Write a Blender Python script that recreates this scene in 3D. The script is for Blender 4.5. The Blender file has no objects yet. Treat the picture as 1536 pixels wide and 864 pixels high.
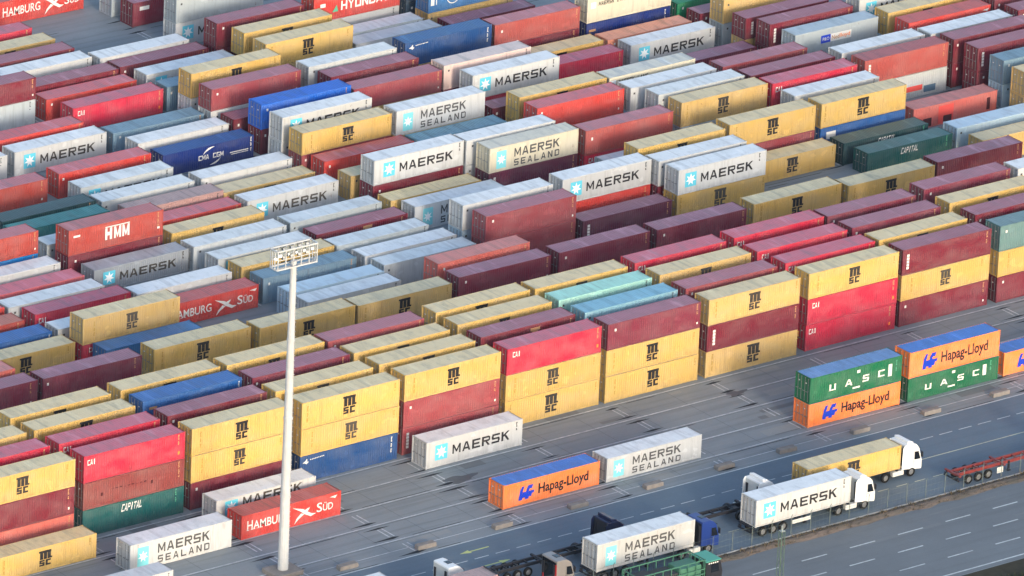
import bpy, bmesh, math, random
from mathutils import Vector, Matrix
random.seed(7)
SC = bpy.context.scene
COL = SC.collection
R = math.radians

# ------------------------------------------------------------------ camera and light
CAM = (-516.105, -650.693, 347.414)
def setup_view():
    yaw, pitch, roll, f = 0.670669690, 0.380137147, 0.0450871411, 13238.96
    fw = Vector((math.sin(yaw)*math.cos(pitch), math.cos(yaw)*math.cos(pitch), -math.sin(pitch)))
    ri = Vector((math.cos(yaw), -math.sin(yaw), 0))
    up = ri.cross(fw)
    r = math.cos(roll)*ri + math.sin(roll)*up
    u = -math.sin(roll)*ri + math.cos(roll)*up
    cam = bpy.data.cameras.new('camera')
    cam.sensor_width = 36; cam.lens = f/1536*36; cam.clip_start = 5; cam.clip_end = 6000
    co = bpy.data.objects.new('camera', cam); COL.objects.link(co)
    m = Matrix((r, u, -fw)).transposed().to_4x4(); m.translation = Vector(CAM)
    co.matrix_world = m
    SC.camera = co
    EL, AZ = 14.5, 10.0
    w = bpy.data.worlds.new('World'); SC.world = w; w.use_nodes = True
    nt = w.node_tree; bg = nt.nodes['Background']
    sky = nt.nodes.new('ShaderNodeTexSky'); sky.sky_type = 'NISHITA'; sky.sun_disc = False
    sky.sun_elevation = R(EL); sky.sun_rotation = R(180+AZ); sky.air_density = 1.0; sky.dust_density = 1.6; sky.ozone_density = 0.8
    nt.links.new(sky.outputs[0], bg.inputs[0]); bg.inputs[1].default_value = SKY
    L = bpy.data.lights.new('sun', 'SUN'); L.energy = SUN; L.angle = R(10.0); L.color = (1.0, 0.92, 0.80)
    lo = bpy.data.objects.new('sun', L); COL.objects.link(lo)
    d = Vector((-math.sin(R(AZ))*math.cos(R(EL)), -math.cos(R(AZ))*math.cos(R(EL)), math.sin(R(EL))))
    lo.rotation_euler = d.to_track_quat('Z', 'Y').to_euler(); lo.location = d*300
    vs = SC.view_settings; vs.view_transform = 'Standard'; vs.look = 'None'; vs.gamma = 1; vs.use_curve_mapping = False
    vs.exposure = EXPO
SKY, SUN, EXPO = 0.15, 0.85, 1.25

def lin(c):
    return tuple(((v/255)/12.92 if v/255 <= .04045 else ((v/255+.055)/1.055)**2.4) for v in c)

# ------------------------------------------------------------------ materials
class NT:
    def __init__(s, name):
        s.m = bpy.data.materials.new(name); s.m.use_nodes = True
        s.t = s.m.node_tree; s.b = s.t.nodes['Principled BSDF']
    def n(s, typ, **kw):
        k = s.t.nodes.new(typ)
        for a, v in kw.items(): setattr(k, a, v)
        return k
    def l(s, a, b): s.t.links.new(a, b)
    def noise(s, vec, scale, detail=4, rough=.55):
        k = s.n('ShaderNodeTexNoise'); k.inputs['Scale'].default_value = scale
        k.inputs['Detail'].default_value = detail; k.inputs['Roughness'].default_value = rough
        s.l(vec, k.inputs['Vector']); return k.outputs['Fac']
    def ramp(s, fac, a, b, va=0, vb=1):
        k = s.n('ShaderNodeMapRange'); k.clamp = True
        for i, v in zip((1, 2, 3, 4), (a, b, va, vb)): k.inputs[i].default_value = v
        s.l(fac, k.inputs[0]); return k.outputs[0]
    def mix(s, fac, a, b, blend='MIX'):
        k = s.n('ShaderNodeMix', data_type='RGBA', blend_type=blend)
        for sock, v in ((k.inputs[0], fac), (k.inputs[6], a), (k.inputs[7], b)):
            if isinstance(v, bpy.types.NodeSocket): s.l(v, sock)
            elif isinstance(v, (int, float)): sock.default_value = v
            else: sock.default_value = (*v[:3], 1)
        return k.outputs[2]
    def math(s, op, a, b):
        k = s.n('ShaderNodeMath', operation=op)
        for sock, v in zip(k.inputs, (a, b)):
            if isinstance(v, bpy.types.NodeSocket): s.l(v, sock)
            else: sock.default_value = v
        return k.outputs[0]
    def coords(s, scale=(1, 1, 1), rnd=True, world=False):
        if world:
            src = s.n('ShaderNodeNewGeometry').outputs['Position']
        else:
            src = s.n('ShaderNodeTexCoord').outputs['Object']
        if rnd:
            oi = s.n('ShaderNodeObjectInfo')
            v = s.math('MULTIPLY', oi.outputs['Random'], 90.0)
            add = s.n('ShaderNodeVectorMath', operation='ADD'); s.l(src, add.inputs[0]); s.l(v, add.inputs[1]); src = add.outputs[0]
        mp = s.n('ShaderNodeVectorMath', operation='MULTIPLY'); s.l(src, mp.inputs[0]); mp.inputs[1].default_value = scale
        return mp.outputs[0]
    def out(s, col, rough=.5, spec=.5, metal=0, bump=None, bumpd=.02):
        if isinstance(col, bpy.types.NodeSocket): s.l(col, s.b.inputs['Base Color'])
        else: s.b.inputs['Base Color'].default_value = (*col, 1)
        if isinstance(rough, bpy.types.NodeSocket): s.l(rough, s.b.inputs['Roughness'])
        else: s.b.inputs['Roughness'].default_value = rough
        s.b.inputs['Specular IOR Level'].default_value = spec; s.b.inputs['Metallic'].default_value = metal
        if bump is not None:
            k = s.n('ShaderNodeBump'); k.inputs['Distance'].default_value = bumpd; s.l(bump, k.inputs['Height']); s.l(k.outputs[0], s.b.inputs['Normal'])
        return s.m

RUST = lin((112, 66, 44))
def paint(name, rgb, rust=.35, dirt=.55, fade=.24):
    a = NT('paint_'+name); c = rgb
    g = sum(c)/3
    faded = tuple(.62*v + .38*(g*.6+.22) for v in c)
    big = a.noise(a.coords((.35, .35, .7)), 1.0, 3)
    col = a.mix(a.ramp(big, .38, .72, 0, fade*2), c, faded)
    oi = a.n('ShaderNodeObjectInfo')
    hv = a.n('ShaderNodeHueSaturation'); hv.inputs['Fac'].default_value = 1
    a.l(a.ramp(oi.outputs['Random'], 0, 1, .88, 1.06), hv.inputs['Value']); a.l(col, hv.inputs['Color']); col = hv.outputs[0]
    st = a.noise(a.coords((2.6, 2.6, .22)), 1.0, 5, .65)
    col = a.mix(a.ramp(st, .52, .8, 0, dirt), col, tuple(v*.45+.03 for v in c))
    gz = a.n('ShaderNodeSeparateXYZ'); a.l(a.n('ShaderNodeTexCoord').outputs['Generated'], gz.inputs[0])
    low = a.ramp(gz.outputs[2], .0, .35, 1, 0)
    gn = a.math('MULTIPLY', low, a.ramp(a.noise(a.coords((1.7, 1.7, .5)), 1.0, 6, .7), .42, .7, 0, .55))
    col = a.mix(gn, col, tuple(v*.4+.05 for v in c))
    dr = a.noise(a.coords((7.0, 7.0, .3)), 1.0, 4, .6); dm = a.noise(a.coords((.45, .45, .4)), 1.0, 3)
    col = a.mix(a.math('MULTIPLY', a.ramp(dr, .58, .70, 0, .25+.45*rust), a.ramp(dm, .48, .62)), col, tuple(.6*v+.4*u for v, u in zip(RUST, c)))
    pt = a.noise(a.coords((.8, .8, 1.1)), 1.0, 2, .3); col = a.mix(a.ramp(pt, .66, .68, 0, .30), col, tuple(min(1, v*1.25+.05) for v in c))
    rs = a.noise(a.coords((1.3, 1.3, .9)), 1.0, 7, .7)
    col = a.mix(a.ramp(rs, .685-.05*rust, .76, 0, min(1, rust*1.5)), col, RUST)
    bp = a.noise(a.coords((.9, .9, .9)), 1.0, 3, .5)
    return a.out(col, a.ramp(big, .3, .7, .38, .62), .4, bump=bp, bumpd=.06)

def roof_paint(name, rgb, dust=.35, dustc=(168, 165, 160), rust=.4):  # dusty film that also paints sky sheen and extra brightness onto roofs
    a = NT('roof_'+name); c = rgb; d = lin(dustc)
    n1 = a.noise(a.coords((.25, .9, 1)), 1.0, 5, .6)
    col = a.mix(a.ramp(n1, .25, .75, max(0, dust-.16), min(.95, dust+.16)), c, d)
    n2 = a.noise(a.coords((1.1, .5, 1)), 1.0, 6, .7)
    col = a.mix(a.ramp(n2, .49, .73, 0, .6), col, tuple(v*.42 for v in d))
    nb = a.noise(a.coords((.9, .16, 1)), 1.0, 4, .6); col = a.mix(a.ramp(nb, .56, .70, 0, .35), col, tuple(min(1, v*1.35) for v in d))
    ns = a.noise(a.coords((1.0, .02, .02)), 1.15, 1, .3); col = a.mix(a.ramp(ns, .60, .635, 0, .38), col, tuple(v*.5 for v in d))
    n3 = a.noise(a.coords((.55, .55, .5)), 1.0, 7, .75)
    col = a.mix(a.ramp(n3, .70-.05*rust, .80, 0, rust), col, lin((120, 92, 78)))
    return a.out(col, a.ramp(n1, .3, .7, .42, .6), .5)

def plain(name, rgb, rough=.6, spec=.4, metal=0, var=.25, sc=1.0, fade=None):
    a = NT(name); c = lin(rgb) if max(rgb) > 1 else rgb
    n = a.noise(a.coords((sc, sc, sc)), 1.3, 5)
    col = a.mix(a.ramp(n, .3, .75, 0, max(0, var)), c, tuple(v*.5 for v in c))
    if fade: oi = a.n('ShaderNodeObjectInfo'); w = a.noise(a.coords((.8, 1, 3)), 1.6, 6, .7); col = a.mix(a.math('ADD', a.ramp(oi.outputs['Random'], .3, 1, 0, .35), a.ramp(w, .52, .7, 0, .3)), col, lin(fade))
    return a.out(col, rough, spec, metal)

# ------------------------------------------------------------------ mesh helper
class MB:
    def __init__(s): s.v = []; s.f = []; s.mi = []
    def quad(s, *p, m=0):
        k = len(s.v); s.v += [tuple(q) for q in p]; s.f.append(tuple(range(k, k+len(p)))); s.mi.append(m); return s
    def box(s, x0, x1, y0, y1, z0, z1, m=0):
        k = len(s.v)
        s.v += [(x, y, z) for z in (z0, z1) for x, y in ((x0, y0), (x1, y0), (x1, y1), (x0, y1))]
        for f in ((0, 3, 2, 1), (4, 5, 6, 7), (0, 1, 5, 4), (1, 2, 6, 5), (2, 3, 7, 6), (3, 0, 4, 7)):
            s.f.append(tuple(k+i for i in f)); s.mi.append(m)
        return s
    def prism(s, pts, y0, y1, m=0, axis='y'):
        n = len(pts); k = len(s.v)
        for y in (y0, y1):
            for a, b in pts:
                s.v.append((a, y, b) if axis == 'y' else ((y, a, b) if axis == 'x' else (a, b, y)))
        s.f.append(tuple(range(k, k+n))); s.f.append(tuple(range(k+2*n-1, k+n-1, -1))); s.mi += [m, m]
        for i in range(n):
            j = (i+1) % n; s.f.append((k+i, k+n+i, k+n+j, k+j)); s.mi.append(m)
        return s
    def tube(s, p, q, r, n=10, m=0, r2=None):
        p = Vector(p); q = Vector(q); d = (q-p).normalized()
        a = d.orthogonal().normalized(); b = d.cross(a); k = len(s.v); r2 = r if r2 is None else r2
        for c, rr in ((p, r), (q, r2)):
            for i in range(n):
                t = 2*math.pi*i/n; s.v.append(tuple(c + rr*(math.cos(t)*a+math.sin(t)*b)))
        for i in range(n):
            j = (i+1) % n; s.f.append((k+i, k+j, k+n+j, k+n+i)); s.mi.append(m)
        s.f.append(tuple(range(k+n-1, k-1, -1))); s.f.append(tuple(range(k+n, k+2*n))); s.mi += [m, m]
        return s
    def mesh(s, name, mats=(), fix=True, bevel=0):
        me = bpy.data.meshes.new(name); me.from_pydata(s.v, [], s.f)
        for m in mats: me.materials.append(m)
        me.polygons.foreach_set('material_index', s.mi)
        if fix or bevel:
            bm = bmesh.new(); bm.from_mesh(me)
            if bevel:
                bmesh.ops.remove_doubles(bm, verts=bm.verts, dist=1e-4)
                es = [e for e in bm.edges if len(e.link_faces) == 2 and e.calc_face_angle(0) > .5]
                bmesh.ops.bevel(bm, geom=es, offset=bevel, segments=2, affect='EDGES', profile=.6)
            bmesh.ops.recalc_face_normals(bm, faces=bm.faces); bm.to_mesh(me); bm.free()
        me.update(); return me

def link(name, me, parent=None, loc=(0, 0, 0), rot=None):
    o = bpy.data.objects.new(name, me); COL.objects.link(o); o.location = loc
    if rot: o.rotation_euler = rot
    if parent: o.parent = parent
    return o
def thing(name, label, cat, loc=(0, 0, 0), group=None, rz=0):
    o = bpy.data.objects.new(name, None); COL.objects.link(o); o.location = loc; o.rotation_euler = (0, 0, rz)
    o.empty_display_size = .3
    o['label'] = label; o['category'] = cat
    if group: o['group'] = group
    return o
def structure(name, me, loc=(0, 0, 0), kind='structure'):
    o = link(name, me, None, loc); o['kind'] = kind; return o

# ------------------------------------------------------------------ lettering (2-D triangles, x right, y up)
_tc = {}
def text2d(s, bold=.0, shear=0, spacing=1.0):
    key = (s, bold, shear, spacing)
    if key in _tc: return _tc[key]
    cu = bpy.data.curves.new('lettering_curve', 'FONT'); cu.body = s; cu.offset = bold; cu.shear = shear; cu.space_character = spacing
    cu.resolution_u = 3; cu.fill_mode = 'FRONT'
    o = bpy.data.objects.new('lettering_curve', cu); COL.objects.link(o)
    dg = bpy.context.evaluated_depsgraph_get(); dg.update()
    me = bpy.data.meshes.new_from_object(o.evaluated_get(dg))
    vs = [(v.co.x, v.co.y) for v in me.vertices]; fs = [tuple(p.vertices) for p in me.polygons]
    bpy.data.objects.remove(o); bpy.data.curves.remove(cu); bpy.data.meshes.remove(me)
    x0 = min(v[0] for v in vs); x1 = max(v[0] for v in vs); y0 = min(v[1] for v in vs); y1 = max(v[1] for v in vs)
    _tc[key] = ([((v[0]-x0)/(x1-x0), (v[1]-y0)/(y1-y0)) for v in vs], fs); return _tc[key]

# block capitals: strokes as polygons in a unit box
def _block():
    t = .25; h = .20; A = {}
    def r(a, b, c, d): return [(a, c), (b, c), (b, d), (a, d)]
    l, rr, tp, bt, md = r(0, t, 0, 1), r(1-t, 1, 0, 1), r(t, 1-t, 1-h, 1), r(t, 1-t, 0, h), r(t, 1-t, .5-h/2, .5+h/2)
    A['M'] = [r(0, .18, 0, 1), r(.82, 1, 0, 1), [(.18, 1), (.18, .66), (.44, .16), (.5, .16), (.5, .42)], [(.82, 1), (.5, .42), (.5, .16), (.56, .16), (.82, .66)]]
    A['A'] = [[(0, 0), (.22, 0), (.55, 1), (.37, 1)], [(1, 0), (.78, 0), (.46, .93), (.55, 1), (.63, 1)], r(.25, .75, .2, .2+h)]
    A['E'] = [l, r(t, 1, 1-h, 1), r(t, 1, 0, h), r(t, .9, .5-h/2, .5+h/2)]
    A['R'] = [l, r(t, .82, 1-h, 1), r(t, .82, .42, .42+h), [(.82, 1), (.82, .42), (1, .52), (1, .90)], [(.42, .42), (.66, .42), (1, 0), (.74, 0)]]
    A['S'] = [r(.06, 1, 1-h, 1), r(0, .94, 0, h), r(.06, .94, .5-h/2, .5+h/2), r(0, t, .5, 1-h), r(1-t, 1, h, .5)]
    A['K'] = [l, [(t, .42), (t, .66), (.72, 1), (1, 1)], [(.36, .52), (.56, .64), (1, 0), (.74, 0)]]
    A['L'] = [l, r(t, 1, 0, h)]
    A['N'] = [l, rr, [(t, 1), (t, .68), (1-t, 0), (1-t, .32)]]
    A['D'] = [l, r(t, .8, 1-h, 1), r(t, .8, 0, h), [(.8, 1), (.8, 0), (1, .14), (1, .86)]]
    A['C'] = [l, r(t, 1, 1-h, 1), r(t, 1, 0, h)]
    A['U'] = [l, rr, bt]; A['H'] = [l, rr, md]; A['I'] = [r(.3, .7, 0, 1)]; A['P'] = [l, r(t, .8, 1-h, 1), r(t, .8, .4, .4+h), [(.8, 1), (.8, .4), (1, .5), (1, .9)]]
    A['T'] = [r(0, 1, 1-h, 1), r(.39, .61, 0, 1-h)]; A['G'] = [l, r(t, 1, 1-h, 1), r(t, 1, 0, h), r(1-t, 1, h, .5), r(.55, 1-t, .36, .5)]
    A['Y'] = [r(.39, .61, 0, .48), [(0, 1), (.39, .48), (.5, .48), (.5, .62), (.24, 1)], [(1, 1), (.76, 1), (.5, .62), (.5, .48), (.61, .48)]]
    A['B'] = [l, r(t, .84, 1-h, 1), r(t, .84, 0, h), r(t, .84, .5-h/2, .5+h/2), [(.84, 1), (.84, .5), (1, .56), (1, .92)], [(.84, .5), (.84, 0), (1, .08), (1, .44)]]
    return A
BLOCK = _block()
class Decal:
    """flat painted marks on a wall plane y = yp; x in metres from the left edge, z in metres from the bottom"""
    def __init__(s): s.b = MB()
    def text(s, t, x0, x1, z0, z1, m=0, bold=.0, shear=0, spacing=1.0, vert=False):
        vs, fs = text2d(t, bold, shear, spacing); k = len(s.b.v)
        for u, v in vs:
            if vert: s.b.v.append((x0+(1-v)*(x1-x0) if False else x0+v*(x1-x0), 0, z1-u*(z1-z0)))
            else: s.b.v.append((x0+u*(x1-x0), 0, z0+v*(z1-z0)))
        for f in fs: s.b.f.append(tuple(k+i for i in f)); s.b.mi.append(m)
        return s
    def block(s, t, x0, x1, z0, z1, m=0, gap=.16, shear=0):
        n = len(t); w = (x1-x0)/(n+(n-1)*gap)
        for k, c in enumerate(t):
            xa = x0+k*w*(1+gap)
            for q, p in enumerate(BLOCK.get(c, ())): s.poly([(xa+u*w+shear*v*(z1-z0), z0+v*(z1-z0)) for u, v in p], m, -.0004*q)
        return s
    def poly(s, pts, m=0, y=0):
        k = len(s.b.v); s.b.v += [(x, y, z) for x, z in pts]; s.b.f.append(tuple(range(k, k+len(pts)))); s.b.mi.append(m); return s
    def rect(s, x0, x1, z0, z1, m=0, y=0): return s.poly([(x0, z0), (x1, z0), (x1, z1), (x0, z1)], m, y)
    def arc(s, cx, cz, rx, rz, a0, a1, w, m=0, n=14, taper=True):
        for i in range(n):
            t0 = R(a0+(a1-a0)*i/n); t1 = R(a0+(a1-a0)*(i+1)/n)
            w0 = w*(math.sin(math.pi*i/n) if taper else 1)+.01; w1 = w*(math.sin(math.pi*(i+1)/n) if taper else 1)+.01
            s.poly([(cx+rx*math.cos(t0), cz+rz*math.sin(t0)), (cx+rx*math.cos(t1), cz+rz*math.sin(t1)),
                    (cx+(rx-w1)*math.cos(t1), cz+(rz-w1)*math.sin(t1)), (cx+(rx-w0)*math.cos(t0), cz+(rz-w0)*math.sin(t0))], m)
        return s
    def mesh(s, name, mats):
        me = bpy.data.meshes.new(name); me.from_pydata(s.b.v, [], s.b.f)
        for m in mats: me.materials.append(m)
        me.polygons.foreach_set('material_index', s.b.mi)
        bm = bmesh.new(); bm.from_mesh(me)
        for f in bm.faces:
            f.normal_update()
            if f.normal.y > 0: f.normal_flip()
        bm.to_mesh(me); bm.free(); me.update(); return me
# ------------------------------------------------------------------ containers
HL, HW = 6.096, 1.219
P = {k: lin(v) for k, v in dict(
 yellow=(203,167,94), dullyellow=(196,163,102), maroon=(116,34,52), plum=(122,46,66), darkplum=(96,38,62), crimson=(190,40,68), red=(198,62,56),
 salmon=(194,98,90), rose=(146,64,72), brownred=(172,68,60), brown=(132,64,64), darkgreen=(20,84,84), green=(12,106,80), emerald=(8,128,84),
 midblue=(24,70,128), royal=(36,92,160), steel=(52,110,165), brightblue=(28,98,198), navy=(18,44,116), slate=(58,78,98), greyblue=(112,140,160),
 paleblue=(165,190,208), lightblue=(124,170,190), turquoise=(152,202,193), tealgrey=(92,126,128), teal=(40,124,124), white=(190,192,194), offwhite=(180,185,188),
 greywhite=(168,178,184), cream=(206,198,176), pinkwhite=(212,186,178), dirtypink=(176,138,136), pinkred=(204,98,106), azure=(20,130,205), grey=(150,156,164),
 orange=(250,132,64), paleorange=(220,142,114), rust=(166,76,72), deepgreen=(28,66,72), uagreen=(12,104,70)).items()}
# style: paint, mark, colour words, mark words, reefer?, dusty roof film with painted sky sheen, its colour, rust
YD = (216,206,176)  # dusty beige, lightened to paint in the light on yellow roofs
ST = {
 'Y': ('yellow','msc','yellow','black-lettered',0,.72,YD,.3), 'Yd': ('dullyellow','msc','dull yellow','black-lettered',0,.7,YD,.7),
 'Rs': ('salmon','','salmon red','',0,.4,None,.3), 'M': ('maroon','id','maroon','',0,.4,None,.3), 'Mp': ('plum','id','plum','',0,.4,None,.3),
 'Mv': ('plum','id','plum','',0,.42,None,.25), 'Md': ('darkplum','bar','dark plum','',0,.4,None,.3), 'Mb': ('maroon','bar','maroon','white-barred',0,.4,None,.3),
 'Mt': ('maroon','tan','maroon','tan-lettered',0,.4,None,.3), 'Mx': ('maroon','topt','maroon','white-titled',0,.4,None,.3),
 'K': ('crimson','cai','crimson','white-tagged',0,.42,None,.15), 'R': ('red','','red','',0,.4,None,.2), 'CG': ('darkgreen','capital','dark green','white-lettered',0,.35,(120,150,150),.2),
 'CD': ('deepgreen','capital','murky green','white-lettered',0,.4,(110,130,124),.8), 'BD': ('brown','scratch','scratched brown','',0,.4,None,.8), 'BE': ('midblue','eagle','blue','white-bird',0,.3,(90,140,190),.1),
 'Bl': ('royal','tag','royal blue','',0,.25,(90,130,190),.1), 'Bs': ('steel','','steel blue','',0,.4,(90,140,190),.2), 'RM': ('rose','id','dusky red','',0,.4,None,.4), 'RMb': ('rose','bar','dusky red','white-barred',0,.4,None,.4),
 'LB': ('lightblue','','light blue','',0,.3,(130,190,220),.5), 'TQ': ('turquoise','','turquoise','',0,.35,(170,225,215),.4), 'TG': ('tealgrey','','grey-green','',0,.4,(130,150,160),.4),
 'W': ('white','','white','',1,.6,(240,245,250),.5), 'Ws': ('offwhite','seam','seam-roofed white','',1,.6,(234,240,244),.6), 'Wg': ('greywhite','','greyish white','',1,.6,(226,234,240),.6),
 'Wb': ('paleblue','','pale blue','',1,.4,(206,226,242),.4), 'Wr': ('white','','white','rust-blotched',1,.3,(224,230,236),1.0), 'PK': ('salmon','','salmon','',0,.5,(200,150,150),.8),
 'OB': ('brownred','','rusty brown','',0,.5,(190,140,120),.6), 'PR': ('pinkred','','pinkish red','',0,.4,(200,140,160),.3), 'AZ': ('azure','','azure','',0,.2,(60,150,210),.2),
 'B': ('brownred','id','brick red','',0,.42,None,.5), 'HS': ('red','hsud','red','swoosh-lettered',0,.45,(170,120,120),.3), 'MG': ('grey','maersk','grey','star-lettered',0,.3,(170,176,186),.5),
 'HM': ('brownred','hmm','brick red','white-lettered',0,.45,(176,140,150),.2), 'TE': ('teal','','teal','',0,.3,(80,140,140),.4), 'DG': ('deepgreen','','dark green','',0,.4,(80,100,105),.3),
 'GB': ('greyblue','','grey-blue','',0,.4,(120,150,168),.4), 'MT': ('offwhite','maersk','dirty white','star-lettered',1,.6,(232,238,242),.9), 'PD': ('dirtypink','','stained pink','',0,.5,(160,150,150),1.0),
 'SR': ('salmon','id','salmon','',0,.5,(205,150,145),.5), 'CM': ('navy','cma','navy blue','arc-lettered',0,.4,(60,110,170),.1), 'BB': ('brightblue','','bright blue','',0,.12,(60,120,220),.05),
 'SL': ('white','sealand','white','two-line',1,.6,(238,243,248),.9), 'SY': ('cream','sealand','cream','two-line',1,.3,(210,212,212),1.0), 'MK': ('white','maersk','white','star-lettered',1,.6,(240,246,252),.5),
 'MH': ('white','maerskhigh','white','high-lettered',1,.6,(240,246,252),.5), 'LD': ('lightblue','','light blue','',0,.5,(110,150,170),.6), 'Rd': ('rust','dot','faded red','',0,.45,None,.5), 'PW': ('pinkwhite','','pinkish white','',1,.4,(210,205,205),.7),
 'HY': ('red','hyu','red','white-lettered',0,.4,None,.2), 'ML': ('cream','line','cream','small-lettered',1,.3,(205,215,225),.5), 'HB': ('steel','emblem','blue','ring-emblem',0,.3,(70,120,170),.2),
 'Yn': ('dullyellow','','dull yellow','',0,.65,YD,.5),
 'DS': ('slate','','dark slate','',0,.3,(80,95,110),.3), 'BW': ('royal','patch','blue','white-patched',0,.1,(30,90,170),.1), 'OR': ('paleorange','','orange','',0,.5,(215,160,140),.6),
 'NV': ('navy','tag','navy blue','',0,.3,(50,80,120),.4), 'SP': ('salmon','patches','patched salmon','',0,.55,(185,150,150),.7), 'PX': ('offwhite','px','pale','red-marked',0,.3,(200,205,205),.6),
 'RU': ('rust','bar','rust red','white-barred',0,.45,(160,110,120),.4), 'PO': ('greywhite','flag','grey','flag-panelled',1,.3,(170,195,215),.5), 'G': ('emerald','','bright green','',0,.2,(60,140,100),.2),
 'HL': ('orange','hapag','orange','blue-roofed',0,.5,(92,140,220),.1), 'UA': ('uagreen','uasc','green','spaced-letter',0,.62,(120,150,196),.1),
 'Z1': ('maroon','','maroon','',0,.4,None,.3), 'Z2': ('dullyellow','','dull yellow','',0,.6,YD,.4), 'Z3': ('greywhite','','greyish white','',1,.3,(224,230,236),.5),
}
MAT = {}
def get_paint(k, rust):
    key = ('p', k, rust)
    if key not in MAT: MAT[key] = paint('%s_%d' % (k, int(rust*10)), P[k], rust)
    return MAT[key]
def get_door(k, rust):  # door copy of the paint, darker for grime and painted-in gap shade
    key = ('d', k)
    if key not in MAT: MAT[key] = paint('%s_door' % k, P[k], min(1, rust+.3), .75, .1)
    return MAT[key]
def get_roof(k, dust, dc, rust):
    base = {'orange': P['royal'], 'uagreen': P['steel']}.get(k, P[k])
    if dc is None: dc = (192, 150, 166)  # lavender tint, paints sky sheen onto reddish roofs
    key = ('r', k, dust, dc, rust)
    if key not in MAT: MAT[key] = roof_paint('%s_%d' % (k, len(MAT)), base, dust, dc, rust*.7)
    return MAT[key]

def make_lettering_mats():
    global WINK, PSKY, INK, WHT, SKYB, STAR, TAN, REDM, DBLU, OLV, ORG, STEEL
    WINK = plain('worn_grey_lettering', (78, 78, 80), .7, .2, var=-.9, sc=2.5); PSKY = plain('faded_blue_emblem', (128, 208, 218), .6, .3, var=.2)
    INK = plain('black_lettering', (32, 31, 36), .6, .3, var=.1, fade=(120, 112, 100)); WHT = plain('white_lettering', (225, 222, 218), .6, .3, var=.15)
    SKYB = plain('light_blue_emblem', (98, 196, 220), .5, .3, var=.15); STAR = plain('emblem_star_white', (238, 244, 246), .5, .3, var=.05)
    TAN = plain('tan_lettering', (196, 150, 110), .6, .3); REDM = plain('red_marking', (222, 84, 78), .6, .3); DBLU = plain('blue_marking', (20, 60, 190), .5, .4, var=.1)
    OLV = plain('olive_marking', (168, 136, 62), .6, .3); ORG = plain('orange_sticker', (250, 140, 70), .6, .3); STEEL = plain('galvanised_steel', (140, 142, 146), .45, .5, .6)

def id_column(d, x, h, m, top=.92, bot=.45, n=11):
    for q in range(n):
        z = h*(top-(top-bot)*q/n)
        if q in (4, 8): continue
        d.rect(x, x+.13+.05*((q*7) % 3 == 0), z-.10, z, m)

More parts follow.
